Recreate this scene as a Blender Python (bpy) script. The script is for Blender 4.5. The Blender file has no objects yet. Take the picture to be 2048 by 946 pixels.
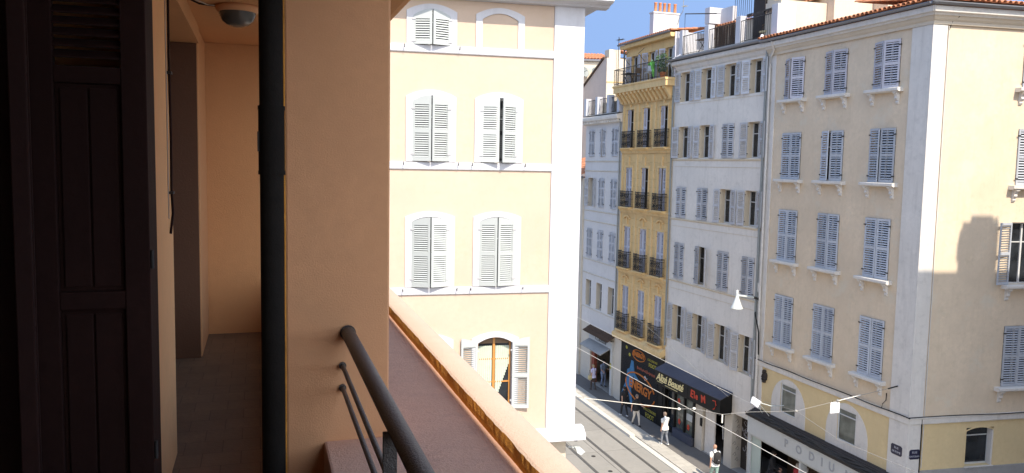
import bpy, math, random
from mathutils import Matrix, Vector, noise
random.seed(7)
sc = bpy.context.scene
COL = sc.collection
rad = math.radians
T = Matrix.Translation
def RZ(d): return Matrix.Rotation(rad(d), 4, 'Z')
def RX(d): return Matrix.Rotation(rad(d), 4, 'X')
def RY(d): return Matrix.Rotation(rad(d), 4, 'Y')
I4 = Matrix.Identity(4)

# ------------------------------------------------------------------ materials
def new_mat(name):
    m = bpy.data.materials.new(name); m.use_nodes = True
    nt = m.node_tree; b = nt.nodes['Principled BSDF']
    return m, nt, b
def mixc(nt, fac, a, b, mode='MIX'):
    n = nt.nodes.new('ShaderNodeMix'); n.data_type = 'RGBA'; n.blend_type = mode
    for s, v in ((n.inputs[0], fac), (n.inputs[6], a), (n.inputs[7], b)):
        if hasattr(v, 'links'): nt.links.new(v, s)
        elif isinstance(v, (int, float)): s.default_value = v
        else: s.default_value = (*v, 1)
    return n.outputs[2]
def _nospec(b): b.inputs['Specular IOR Level'].default_value = .15
def noise_n(nt, vec, scale, detail=4, rough=.55):
    n = nt.nodes.new('ShaderNodeTexNoise'); n.inputs['Scale'].default_value = scale
    n.inputs['Detail'].default_value = detail; n.inputs['Roughness'].default_value = rough
    nt.links.new(vec, n.inputs['Vector']); return n.outputs['Fac']
def ramp(nt, fac, lo, hi):
    n = nt.nodes.new('ShaderNodeMapRange'); nt.links.new(fac, n.inputs[0])
    n.inputs[1].default_value = lo; n.inputs[2].default_value = hi; return n.outputs[0]
def mapping(nt, src, scale):
    n = nt.nodes.new('ShaderNodeMapping'); nt.links.new(src, n.inputs[0]); n.inputs['Scale'].default_value = scale
    return n.outputs[0]
def sc3(c, k): return tuple(min(.95, x*k) for x in c)
def surf(name, col, *a, **k):
    m = surf_(name, col, *a, **k)
    if 'shutter_paint' in name:
        nt = m.node_tree; b = nt.nodes['Principled BSDF']; src = b.inputs['Base Color'].links[0].from_socket
        oi = nt.nodes.new('ShaderNodeObjectInfo'); mr = nt.nodes.new('ShaderNodeMapRange'); mr.inputs[3].default_value = .78; mr.inputs[4].default_value = 1.12
        nt.links.new(oi.outputs['Random'], mr.inputs[0]); hs = nt.nodes.new('ShaderNodeHueSaturation'); nt.links.new(mr.outputs[0], hs.inputs['Value'])
        nt.links.new(src, hs.inputs['Color']); nt.links.new(hs.outputs[0], b.inputs['Base Color'])
    return m
def surf_(name, col, rough=.85, var=.12, stain=.0, streak=.0, bump=.25, bscale=60, vscale=.7, metallic=0, stain_col=None, joints=None, patch=None):
    m, nt, b = new_mat(name)
    tc = nt.nodes.new('ShaderNodeTexCoord').outputs['Object']
    b.inputs['Roughness'].default_value = rough; b.inputs['Metallic'].default_value = metallic
    c = mixc(nt, ramp(nt, noise_n(nt, tc, vscale, 6), .3, .7), sc3(col, 1-var), sc3(col, 1+var))
    c = mixc(nt, ramp(nt, noise_n(nt, tc, vscale*9, 5, .7), .35, .75), c, sc3(col, 1-var*.9), 'MIX') if var else c
    if patch:
        f = ramp(nt, noise_n(nt, tc, .9, 5, .65), .56, .66)
        c = mixc(nt, f, c, patch)
    if stain:
        f = nt.nodes.new('ShaderNodeMath'); f.operation = 'MULTIPLY'
        nt.links.new(ramp(nt, noise_n(nt, tc, 2.3, 8, .75), .52, .72), f.inputs[0]); f.inputs[1].default_value = stain
        c = mixc(nt, f.outputs[0], c, stain_col or sc3(col, .55))
    if streak:
        f = nt.nodes.new('ShaderNodeMath'); f.operation = 'MULTIPLY'
        nt.links.new(ramp(nt, noise_n(nt, mapping(nt, tc, (5, 5, .35)), 1.2, 6, .7), .52, .75), f.inputs[0]); f.inputs[1].default_value = streak
        c = mixc(nt, f.outputs[0], c, stain_col or sc3(col, .5))
    hgt = noise_n(nt, tc, bscale, 4, .7)
    if joints:
        br = nt.nodes.new('ShaderNodeTexBrick'); br.inputs['Scale'].default_value = 1
        br.inputs['Brick Width'].default_value = joints[0]; br.inputs['Row Height'].default_value = joints[1]
        br.inputs['Mortar Size'].default_value = joints[2]; br.inputs['Mortar Smooth'].default_value = .3
        br.inputs['Color1'].default_value = (1, 1, 1, 1); br.inputs['Color2'].default_value = (.86, .86, .86, 1)
        br.inputs['Mortar'].default_value = (.55, .55, .55, 1)
        mp = nt.nodes.new('ShaderNodeMapping'); nt.links.new(tc, mp.inputs[0])
        if len(joints) > 3: mp.inputs['Rotation'].default_value = (rad(90), 0, 0)
        nt.links.new(mp.outputs[0], br.inputs['Vector'])
        c = mixc(nt, 1.0, c, br.outputs['Color'], 'MULTIPLY')
    nt.links.new(c, b.inputs['Base Color'])
    if bump:
        bp = nt.nodes.new('ShaderNodeBump'); bp.inputs['Strength'].default_value = bump; bp.inputs['Distance'].default_value = .01
        nt.links.new(hgt, bp.inputs['Height']); nt.links.new(bp.outputs[0], b.inputs['Normal'])
    return m
def glass(name, col=(.02, .024, .028), rough=.06, var=.5):
    m, nt, b = new_mat(name)
    tc = nt.nodes.new('ShaderNodeTexCoord').outputs['Object']
    c = mixc(nt, ramp(nt, noise_n(nt, tc, 1.6, 3), .35, .65), sc3(col, 1-var), sc3(col, 1+var))
    nt.links.new(c, b.inputs['Base Color']); b.inputs['Roughness'].default_value = rough
    bp = nt.nodes.new('ShaderNodeBump'); bp.inputs['Strength'].default_value = .04; bp.inputs['Distance'].default_value = .05
    nt.links.new(noise_n(nt, tc, 1.2, 2), bp.inputs['Height']); nt.links.new(bp.outputs[0], b.inputs['Normal'])
    return m
M = {}
M['cream'] = surf('cream_render', (.57, .435, .335), .9, .07, stain=.3, streak=.16, bump=.3, stain_col=(.5, .38, .24))
M['white'] = surf('white_paint_stone', (.57, .57, .595), .8, .05, stain=.25, streak=.2, bump=.2)
M['yellow'] = surf('weathered_yellow_render', (.71, .575, .42), .92, .11, stain=.5, streak=.3, bump=.5, bscale=30, stain_col=(.52, .42, .28), patch=(.66, .57, .44))
M['yellow_warm'] = surf('ochre_render', (.70, .54, .30), .92, .08, stain=.28, streak=.12, bump=.5, bscale=30, stain_col=(.5, .33, .15))
M['trim'] = surf('pale_grey_trim', (.69, .65, .59), .85, .08, stain=.4, streak=.35, bump=.3, stain_col=(.36, .34, .31))
M['whitewall'] = surf('off_white_render', (.76, .70, .62), .9, .08, stain=.4, streak=.3, bump=.3, stain_col=(.42, .38, .31))
M['whitebeige'] = surf('beige_stone', (.68, .57, .42), .9, .08, stain=.3, streak=.15, bump=.3)
M['gold'] = surf('golden_stone', (.80, .535, .24), .88, .1, stain=.3, streak=.2, bump=.4, stain_col=(.34, .22, .09), joints=(1.3, .46, .008, 1))
M['goldtrim'] = surf('golden_stone_moulding', (.79, .545, .26), .88, .1, stain=.4, streak=.3, bump=.3, stain_col=(.3, .2, .09))
M['grey'] = surf('pale_grey_render', (.68, .64, .60), .9, .06, stain=.25, streak=.2, bump=.3, stain_col=(.4, .36, .3))
M['greybeige'] = surf('beige_render', (.62, .55, .45), .9, .08, stain=.25, streak=.2, bump=.3)
M['pink'] = surf('pink_beige_render', (.6, .49, .42), .9, .08, stain=.2, streak=.2)
M['lit'] = surf('pale_cream_render', (.64, .55, .43), .9, .06, stain=.2, streak=.15)
M['cap'] = surf('sunlit_pink_cement_cap', (.60, .44, .34), .95, .05, stain=.15, bump=.5, bscale=90, vscale=1.5, stain_col=(.6, .42, .3))  # full sun on the parapet top put into a paler colour
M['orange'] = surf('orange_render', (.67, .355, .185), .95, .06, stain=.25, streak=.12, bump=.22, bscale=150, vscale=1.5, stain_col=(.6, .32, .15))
M['orange_lit'] = surf('lit_orange_render', (.82, .45, .2), .95, .06, stain=.2, streak=.12, bump=.25, bscale=150, vscale=1.5, stain_col=(.6, .35, .18))  # lighter copy of the passage render, brighter light painted into it
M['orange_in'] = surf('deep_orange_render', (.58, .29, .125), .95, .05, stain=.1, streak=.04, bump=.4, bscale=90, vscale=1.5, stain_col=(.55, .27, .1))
M['orange_dark'] = surf('rough_orange_render', (.80, .36, .06), .95, .12, stain=.35, bump=1.0, bscale=70, vscale=6, stain_col=(.36, .17, .05))
M['ledge'] = surf('dusty_pink_cement', (.64, .38, .27), .95, .1, stain=.7, bump=.7, bscale=80, vscale=2.5, stain_col=(.42, .26, .2))
M['floor'] = surf('terracotta_floor_tiles', (.17, .105, .06), .7, .2, stain=.5, bump=.2, bscale=40, vscale=3, joints=(.2, .2, .003))
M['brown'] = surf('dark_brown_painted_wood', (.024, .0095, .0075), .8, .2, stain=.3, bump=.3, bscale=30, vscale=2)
_nospec(M['brown'].node_tree.nodes['Principled BSDF'])
M['pipe_dark'] = surf('matt_black_brown_pipe_paint', (.017, .015, .013), .9, .25, stain=.3, bump=.3, bscale=60, vscale=3)
_nospec(M['pipe_dark'].node_tree.nodes['Principled BSDF'])
M['iron'] = surf('dark_iron', (.028, .026, .024), .7, .15, bump=.3, bscale=80)
M['rail'] = surf('dark_grey_painted_steel', (.07, .065, .06), .42, .18, stain=.6, bump=.6, bscale=140, vscale=7, stain_col=(.17, .13, .10))
M['sh_blue'] = surf('blue_grey_shutter_paint', (.50, .53, .57), .6, .06, stain=.4, bump=.1)
M['sh_lilac'] = surf('lilac_grey_shutter_paint', (.52, .505, .54), .6, .05, stain=.2, bump=.1)
M['sh_white'] = surf('white_grey_shutter_paint', (.60, .61, .63), .6, .05, stain=.25, bump=.1)
M['sh_grey'] = surf('grey_shutter_paint', (.50, .495, .50), .6, .05, stain=.25, bump=.1)
M['sh_green'] = surf('pale_grey_green_shutter_paint', (.47, .50, .49), .55, .04, stain=.1, bump=.1)
M['sh_gold'] = surf('white_lilac_shutter_paint', (.62, .61, .66), .6, .05, stain=.1, bump=.1)
M['frame'] = surf('white_window_paint', (.6, .6, .58), .5, .05, bump=.1)
M['orangewood'] = surf('varnished_orange_wood', (.55, .24, .06), .5, .15, bump=.2, bscale=30)
M['pane'] = glass('window_glass')
M['pane_soft'] = glass('green_tinted_glass', (.10, .115, .10), .05, .5)
M['curtain'] = surf('pale_green_curtain', (.5, .56, .46), .9, .1, bump=.1, vscale=6)
M['tile'] = surf('terracotta_roof_tile', (.55, .22, .11), .85, .3, stain=.35, bump=.4, bscale=30, vscale=3, stain_col=(.3, .2, .13))
M['zinc'] = surf('dull_zinc', (.17, .17, .18), .5, .12, stain=.3, bump=.1)
M['pipe'] = surf('grey_green_pipe_paint', (.25, .27, .26), .5, .1, stain=.3, bump=.1)
M['asphalt'] = surf('pavement_asphalt', (.15, .14, .13), .9, .1, stain=.35, bump=.5, bscale=40)
M['road'] = surf('road_asphalt', (.09, .088, .085), .9, .12, stain=.3, bump=.5, bscale=40)
M['slab'] = surf('tram_bed_concrete', (.31, .295, .265), .9, .08, stain=.5, streak=0, bump=.4, bscale=25, vscale=.9, stain_col=(.22, .21, .19), joints=(2.6, 3.1, .02))
M['paving'] = surf('pale_paving', (.5, .47, .41), .9, .06, stain=.3, bump=.3, joints=(.6, .4, .008))
M['kerb'] = surf('kerb_stone', (.62, .58, .51), .85, .06, stain=.2, bump=.3)
M['darkgroove'] = surf('rail_rubber', (.12, .115, .105), .8, .2, stain=.3)
M['steel'] = surf('worn_rail_steel', (.22, .21, .2), .35, .2, metallic=.7)
M['black'] = surf('black_paint', (.014, .013, .012), .5, .2, stain=.2, bump=.15)
M['blackshutter'] = surf('black_metal_shutter', (.018, .017, .016), .6, .2, stain=.3, bump=.15)
M['navy'] = surf('faded_navy_canvas', (.085, .09, .115), .8, .12, stain=.3, bump=.2)
M['concrete'] = surf('grey_concrete', (.33, .32, .3), .9, .1, stain=.4)
M['podium'] = surf('pale_sign_panel', (.53, .54, .52), .55, .04, stain=.15, streak=.15)
M['letter_grey'] = surf('grey_letters', (.33, .34, .35), .5, .03)
M['canopy'] = surf('dark_brown_roofing_felt', (.07, .06, .055), .8, .15, stain=.3, bump=.3)
M['cloth_dark'] = surf('folded_black_canvas', (.06, .056, .052), .85, .2, stain=.3, bump=.5)
M['inside'] = surf('shop_interior', (.16, .11, .07), .9, .3, vscale=2)
M['dark'] = surf('dark_interior', (.02, .018, .016), .9, .2)
M['gold_text'] = surf('pale_gold_letters', (.85, .7, .34), .5, .05)
M['orange_text'] = surf('orange_lettering', (.58, .18, .045), .8, .15)
M['yellow_text'] = surf('yellow_lettering', (.42, .37, .08), .8, .2)
M['red_text'] = surf('red_lettering', (.6, .06, .025), .7, .1)
M['faded_red'] = surf('faded_red_paint', (.3, .07, .035), .7, .25, vscale=9)
M['blue_paint'] = surf('blue_painted_figure', (.06, .2, .36), .8, .25, vscale=4)
M['plate'] = surf('enamel_dark_blue', (.018, .018, .045), .35, .1)
M['plate_text'] = surf('faded_white_letters', (.45, .45, .48), .5, .1)
M['signwhite'] = surf('white_sign', (.8, .8, .82), .4, .03)
M['lampwhite'] = surf('white_lamp_metal', (.6, .64, .62), .3, .03)
M['wire'] = surf('grey_wire', (.3, .29, .27), .5, .05)
M['rod'] = surf('white_insulator_rod', (.85, .82, .74), .4, .03)
M['skin'] = surf('skin', (.5, .28, .19), .6, .06, bump=0)
M['hair_dark'] = surf('dark_hair', (.03, .02, .015), .7, .2)
M['hair_blond'] = surf('blond_hair', (.36, .26, .15), .7, .2)
M['hair_grey'] = surf('short_grey_hair', (.25, .18, .14), .7, .2)
M['c_white'] = surf('white_cotton', (.8, .8, .78), .85, .03)
M['c_lilac'] = surf('pale_lilac_cotton', (.62, .6, .8), .85, .03)
M['c_black'] = surf('black_cloth', (.025, .024, .026), .85, .2)
M['c_denim'] = surf('grey_denim', (.22, .24, .28), .9, .15)
M['c_cream'] = surf('cream_trousers', (.66, .6, .52), .9, .06)
M['c_teal'] = surf('pale_teal_cloth', (.28, .42, .38), .9, .06)
M['c_blue'] = surf('light_blue_cloth', (.22, .28, .4), .9, .1)
M['c_brown'] = surf('dark_brown_cloth', (.08, .06, .05), .9, .1)
M['straw'] = surf('straw', (.6, .5, .28), .9, .15)
M['red'] = surf('red_cloth', (.5, .05, .05), .9, .1)
M['leaf'] = surf('green_leaves', (.06, .13, .05), .6, .4, vscale=8)
M['lime'] = surf('lime_green_canvas', (.2, .72, .12), .7, .08)
M['reed'] = surf('brown_reed', (.09, .055, .035), .9, .3, vscale=12)
M['wood'] = surf('weathered_wood', (.2, .13, .08), .8, .2)
M['pot'] = surf('chimney_pot_clay', (.6, .23, .1), .8, .15, stain=.3)
M['soot'] = surf('dark_brown_render', (.045, .035, .03), .9, .2)
M['lampglass'] = glass('smoked_lamp_glass', (.07, .07, .065), .2, .2)
M['beigepipe'] = surf('cream_pipe_paint', (.55, .5, .42), .7, .08, stain=.3)

for k_ in ('black', 'blackshutter', 'navy', 'canopy', 'cloth_dark', 'orange_text', 'blue_paint', 'yellow_text'): _nospec(M[k_].node_tree.nodes['Principled BSDF'])
# ------------------------------------------------------------------ mesh builder
class MB:
    def __init__(s): s.v = []; s.f = []; s.m = []; s.X = I4; s.sm = []
    def add(s, vs, fs, m=0, smooth=False):
        n = len(s.v); s.v += [tuple(s.X @ Vector(p)) for p in vs]
        for f in fs: s.f.append([i+n for i in f]); s.m.append(m); s.sm.append(smooth)
        return s
    def box(s, x0, x1, y0, y1, z0, z1, m=0):
        vs = [(x, y, z) for z in (z0, z1) for y in (y0, y1) for x in (x0, x1)]
        return s.add(vs, [(0, 2, 3, 1), (4, 5, 7, 6), (0, 1, 5, 4), (2, 6, 7, 3), (0, 4, 6, 2), (1, 3, 7, 5)], m)
    def quad(s, a, b, c, d, m=0): return s.add([a, b, c, d], [(0, 1, 2, 3)], m)
    def prism(s, pts, a, b, axis='y', m=0):
        # pts are 2D; extruded between a and b along axis
        def P(p, t): return {'y': (p[0], t, p[1]), 'x': (t, p[0], p[1]), 'z': (p[0], p[1], t)}[axis]
        n = len(pts); vs = [P(p, a) for p in pts]+[P(p, b) for p in pts]
        fs = [tuple(range(n))[::-1], tuple(range(n, 2*n))]+[(i, (i+1) % n, n+(i+1) % n, n+i) for i in range(n)]
        return s.add(vs, fs, m)
    def tube(s, pts, r, n=8, m=0, caps=True):
        pts = [Vector(p) for p in pts]; rr = r if isinstance(r, (list, tuple)) else [r]*len(pts)
        vs = []; fs = []
        for i, p in enumerate(pts):
            d = (pts[min(i+1, len(pts)-1)]-pts[max(i-1, 0)]).normalized()
            a = Vector((0, 0, 1)) if abs(d.z) < .9 else Vector((1, 0, 0))
            u = d.cross(a).normalized(); w = d.cross(u)
            e = rr[i]; e = e if isinstance(e, tuple) else (e, e)
            for k in range(n):
                t = 2*math.pi*k/n; vs.append(p+u*math.cos(t)*e[0]+w*math.sin(t)*e[1])
        for i in range(len(pts)-1):
            for k in range(n): fs.append((i*n+k, i*n+(k+1) % n, (i+1)*n+(k+1) % n, (i+1)*n+k))
        s.add(vs, fs, m, n > 5)
        if caps: s.add(vs[:n], [tuple(range(n))], m); s.add(vs[-n:], [tuple(range(n))], m)
        return s
    def lathe(s, prof, c=(0, 0, 0), n=20, m=0):
        vs = [(c[0]+r*math.cos(2*math.pi*k/n), c[1]+r*math.sin(2*math.pi*k/n), c[2]+z) for r, z in prof for k in range(n)]
        fs = [(i*n+k, i*n+(k+1) % n, (i+1)*n+(k+1) % n, (i+1)*n+k) for i in range(len(prof)-1) for k in range(n)]
        return s.add(vs, fs, m, True)
    def ell(s, c, r, n=12, m=0):
        k = 8; prof = [(math.sin(math.pi*i/k), -math.cos(math.pi*i/k)) for i in range(k+1)]
        vs = [(c[0]+a*r[0]*math.cos(2*math.pi*j/n), c[1]+a*r[1]*math.sin(2*math.pi*j/n), c[2]+z*r[2]) for a, z in prof for j in range(n)]
        fs = [(i*n+j, i*n+(j+1) % n, (i+1)*n+(j+1) % n, (i+1)*n+j) for i in range(k) for j in range(n)]
        return s.add(vs, fs, m, True)
    def mesh(s, name, mats):
        me = bpy.data.meshes.new(name); me.from_pydata(s.v, [], s.f)
        for x in (mats if isinstance(mats, (list, tuple)) else [mats]): me.materials.append(M[x] if isinstance(x, str) else x)
        me.polygons.foreach_set('material_index', s.m); me.polygons.foreach_set('use_smooth', s.sm)
        me.update(); return me
    def build(s, name, mats, parent=None, L=I4, bevel=0):
        return link(name, s.mesh(name, mats), parent, L, bevel)
def link(name, me, parent=None, L=I4, bevel=0):
    o = bpy.data.objects.new(name, me); COL.objects.link(o)
    if parent: o.parent = parent
    o.matrix_basis = L
    if bevel:
        b = o.modifiers.new('bevel', 'BEVEL'); b.width = bevel; b.segments = 2; b.limit_method = 'ANGLE'
    return o
def tag(o, label, cat, group=None, kind=None):
    if label: o['label'] = label
    if cat: o['category'] = cat
    if group: o['group'] = group
    if kind: o['kind'] = kind
    return o
def thing(name, label, cat, L=I4, group=None):
    o = bpy.data.objects.new(name, None); COL.objects.link(o); o.matrix_basis = L; o.empty_display_size = .3
    return tag(o, label, cat, group)
def struct(o): o['kind'] = 'structure'; return o
def text_mesh(s, size, ext=.006, shear=0, space=1, bold=0):
    cu = bpy.data.curves.new('lettering', 'FONT'); cu.body = s; cu.size = size; cu.extrude = ext; cu.shear = shear
    cu.align_x = 'CENTER'; cu.align_y = 'CENTER'; cu.space_character = space; cu.offset = bold; cu.resolution_u = 3
    o = bpy.data.objects.new('lettering', cu); COL.objects.link(o)
    dg = bpy.context.evaluated_depsgraph_get(); dg.update()
    me = bpy.data.meshes.new_from_object(o.evaluated_get(dg)); bpy.data.objects.remove(o); bpy.data.curves.remove(cu)
    return me
def text(s, size, mat, parent, L, name='lettering', **k):
    me = text_mesh(s, size, **k); me.materials.clear(); me.materials.append(M[mat])
    return link(name, me, parent, L @ RX(90))

# ------------------------------------------------------------------ walls, windows, shutters
def wall(mb, x0, x1, z0, z1, holes, depth=.3, y=0, m=0, mr=None, side=None):
    """front sheet facing -Y with rectangular openings and their reveals"""
    xs = sorted({x0, x1, *[h[0] for h in holes], *[h[1] for h in holes]}); zs = sorted({z0, z1, *[h[2] for h in holes], *[h[3] for h in holes]})
    for i in range(len(xs)-1):
        for j in range(len(zs)-1):
            cx = (xs[i]+xs[i+1])/2; cz = (zs[j]+zs[j+1])/2
            if any(h[0] < cx < h[1] and h[2] < cz < h[3] for h in holes): continue
            mb.quad((xs[i], y, zs[j]), (xs[i+1], y, zs[j]), (xs[i+1], y, zs[j+1]), (xs[i], y, zs[j+1]), m)
    mr = m if mr is None else mr
    for a, b, c, d in holes:
        e = y+depth
        mb.quad((a, y, c), (a, y, d), (a, e, d), (a, e, c), mr); mb.quad((b, y, c), (b, e, c), (b, e, d), (b, y, d), mr)
        mb.quad((a, y, d), (b, y, d), (b, e, d), (a, e, d), mr); mb.quad((a, y, c), (a, e, c), (b, e, c), (b, y, c), mr)
    dd = side or depth+.12
    for x in (x0, x1): mb.quad((x, y, z0), (x, y+dd, z0), (x, y+dd, z1), (x, y, z1), m)
    return mb
CACHE = {}
def leaf(w, h, side, mat, pitch=.06, arch=None, panels=2, th=.034):
    """louvred shutter leaf, hinge at x=0; side=+1 extends to +x. arch(x)->extra height"""
    key = ('leaf', round(w, 3), round(h, 3), side, mat, pitch, bool(arch), panels)
    if key in CACHE: return CACHE[key]
    mb = MB(); st = min(.065, w*.15); S = side
    def bx(a, b, y0, y1, c, d): mb.box(min(a*S, b*S), max(a*S, b*S), y0, y1, c, d)
    g = .006; top = .09
    ztop = h
    bx(g, st, -th, 0, 0.01, ztop-top); bx(w-st, w-g, -th, 0, 0.01, ztop-top)
    bx(st, w-st, -th, 0, 0.01, .11)
    n = 6
    if arch:
        pts = [(g*S, ztop-top), ((w-g)*S, ztop-top)]+[((w-g-(w-2*g)*k/n)*S, ztop-.008+arch((w-g-(w-2*g)*k/n))) for k in range(n+1)]
        mb.prism(pts, -th, 0, 'y')
    else: bx(g, w-g, -th, 0, ztop-top, ztop-.008)
    rails = [.11]
    for k in range(1, panels):
        zc = .11+(ztop-top-.11)*k/panels
        bx(st, w-st, -th, 0, zc-.05, zc+.05); rails += [zc-.05, zc+.05]
    rails.append(ztop-top)
    for k in range(0, len(rails), 2):
        a, b = rails[k], rails[k+1]; cnt = max(2, int((b-a)/pitch))
        for i in range(cnt):
            z = a+(b-a)*(i+.5)/cnt; c = (b-a)/cnt
            x0, x1 = sorted((st*S, (w-st)*S)); t = c*.12
            f0, f1 = (z-c*.42, z+c*.16) if mat == 'sh_green' else (z-c*.28, z+c*.12)
            mb.add([(x0, -th+.003, f0), (x1, -th+.003, f0), (x1, -.004, f1), (x0, -.004, f1),
                    (x0, -th+.003, f0+t), (x1, -th+.003, f0+t), (x1, -.004, f1+t), (x0, -.004, f1+t)],
                   [(0, 1, 2, 3), (7, 6, 5, 4), (0, 4, 5, 1), (3, 2, 6, 7)])
    # hinge straps and espagnolette
    for zz in (.12*h, .88*h): mb.box(*sorted((-.05*S, .07*S)), -th-.014, -th-.001, zz-.022, zz+.022, 1)
    me = mb.mesh('shutter', [mat, 'sh_grey' if mat == 'sh_green' else 'iron']); CACHE[key] = me; return me
def win_frame(w, h, mat='frame', mull=True, transoms=(.68,), t=.055):
    key = ('frame', round(w, 3), round(h, 3), mat, mull, transoms)
    if key in CACHE: return CACHE[key]
    mb = MB(); a = w/2
    mb.box(-a, -a+t, -.04, .02, 0, h); mb.box(a-t, a, -.04, .02, 0, h)
    mb.box(-a+t, a-t, -.04, .02, h-t, h); mb.box(-a+t, a-t, -.04, .02, 0, t)
    if mull: mb.box(-t*.6, t*.6, -.052, .018, t, h-t)
    for q in transoms:
        for s in ((-a+t, -t*.6), (t*.6, a-t)) if mull else ((-a+t, a-t),): mb.box(s[0], s[1], -.036, .016, h*q-.018, h*q+.018)
    me = mb.mesh('window', [mat]); CACHE[key] = me; return me
def pane_mesh(w, h, mat='pane'):
    key = ('pane', round(w, 3), round(h, 3), mat)
    if key not in CACHE: CACHE[key] = MB().box(-w/2+.02, w/2-.02, -.004, .004, .02, h-.02).mesh('pane', [mat])
    return CACHE[key]
def sill_mesh(w, mat):
    key = ('sill', w, mat)
    if key not in CACHE:
        mb = MB(); a = w/2
        mb.prism([(-.26, -.02), (-.26, -.1), (-.2, -.14), (.0, -.14), (.0, 0), (-.24, 0)], -a, a, 'x')
        CACHE[key] = mb.mesh('sill', [mat])
    return CACHE[key]
def bracket_mesh(mat):
    key = ('bracket', mat)
    if key not in CACHE:
        mb = MB()
        mb.prism([(0, 0), (-.2, 0), (-.2, -.05), (-.15, -.09), (-.11, -.16), (-.13, -.22), (-.09, -.27), (-.05, -.3), (-.07, -.36), (-.03, -.42), (0, -.42)], -.06, .06, 'x')
        mb.box(-.075, .075, -.215, 0, -.03, .0)
        CACHE[key] = mb.mesh('bracket', [mat])
    return CACHE[key]
def window(root, F, cx, z0, w, h, depth=.28, sh=None, mat='sh_blue', pitch=.062, fmat='frame', shy=0.0, arch=None, panels=2,
           sill=None, mull=True, transoms=(.68,), pane='pane', leaf_h=None, only=None, sill_mat='trim', curtain=None):
    win = link('window', win_frame(w, h, fmat, mull, transoms), root, F @ T((cx, depth, z0)))
    link('pane', pane_mesh(w, h, pane), win)
    if sh:
        lh = leaf_h or h; rj = random.Random(int(abs(cx*100)+z0*77))
        for side, ang in ((1, sh[0]), (-1, sh[1])):
            if ang is None: continue
            if ang < 8: ang += rj.uniform(0, 3.5)
            me = leaf(w/2-.004, lh, side, mat, pitch, arch, panels)
            y = -depth+shy
            if ang > 90: y = -depth-.045
            kx = 1/math.cos(rad(ang)) if ang < 19 else 1
            link('shutter', me, win, T((-side*w/2, y, 0)) @ RZ(-side*ang) @ Matrix.Diagonal((kx, 1, 1, 1)))
    if sill:
        s = link('sill', sill_mesh(sill, sill_mat), root, F @ T((cx, 0, z0)))
        for q in (-1, 1): link('bracket', bracket_mesh(sill_mat), s, T((q*(sill/2-.22), 0, -.142)))
    return win
def tiles(mb, x0, x1, y0, z0, run, slope, pitch=.21, r=.085, m=0, course=.42):
    """rows of half-round cover tiles running up the slope (towards +y), above a thin pan sheet"""
    n = int((x1-x0)/pitch); sn, cs = math.sin(slope), math.cos(slope)
    mb.quad((x0, y0+.03, z0), (x1, y0+.03, z0), (x1, y0+run*cs, z0+run*sn), (x0, y0+run*cs, z0+run*sn), m)
    k = max(1, int(run/course))
    for i in range(n+1):
        x = x0+(x1-x0)*i/max(1, n)+random.uniform(-.01, .01)
        for j in range(k):
            a = j*run/k; b = (j+1)*run/k+.05; jz = random.uniform(0, .012)
            vs = []; N = 6
            for t, rr, up in ((a, r*1.05, .012+jz), (b, r*.9, .0+jz)):
                for q in range(N+1):
                    th = math.pi*q/N; vs.append((x+rr*math.cos(th), y0+t*cs-rr*math.sin(th)*sn, z0+t*sn+rr*math.sin(th)*cs+up))
            for t, rr, up in ((a, r*1.05-.016, .012+jz), (b, r*.9-.016, .0+jz)):
                for q in range(N+1):
                    th = math.pi*q/N; vs.append((x+rr*math.cos(th), y0+t*cs-rr*math.sin(th)*sn, z0+t*sn+rr*math.sin(th)*cs+up))
            K = N+1; fs = []
            for q in range(N):
                fs.append((q, q+1, K+q+1, K+q)); fs.append((2*K+q, 3*K+q, 3*K+q+1, 2*K+q+1)); fs.append((q, 2*K+q, 2*K+q+1, q+1))
            mb.add(vs, fs, m, True)
    return mb
def gutter(mb, x0, x1, y, z, r=.075, m=0):
    N = 8; vs = []
    for x in (x0, x1):
        for rr in (r, r-.012):
            for q in range(N+1):
                th = math.pi+math.pi*q/N; vs.append((x, y+rr*math.cos(th), z+rr*math.sin(th)))
    K = N+1; fs = []
    for q in range(N):
        fs.append((q, q+1, 2*K+q+1, 2*K+q)); fs.append((K+q, 3*K+q, 3*K+q+1, K+q+1))
    fs.append(tuple(range(K))); fs.append(tuple(range(2*K, 3*K)))
    mb.add(vs, fs, m, True); mb.box(x0, x1, y-r-.008, y-r+.004, z-.02, z+.015, m); return mb
def mitre(mb, pr, xa, xb, ka=0, kb=0, m=0):
    n = len(pr); vs = [(xa-ka*max(0, -y), y, z) for y, z in pr]+[(xb+kb*max(0, -y), y, z) for y, z in pr]
    return mb.add(vs, [tuple(range(n))[::-1], tuple(range(n, 2*n))]+[(i, (i+1) % n, n+(i+1) % n, n+i) for i in range(n)], m)
def arc_fn(w, rise): return lambda x: rise*(1-(2*x/w)**2)
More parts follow.
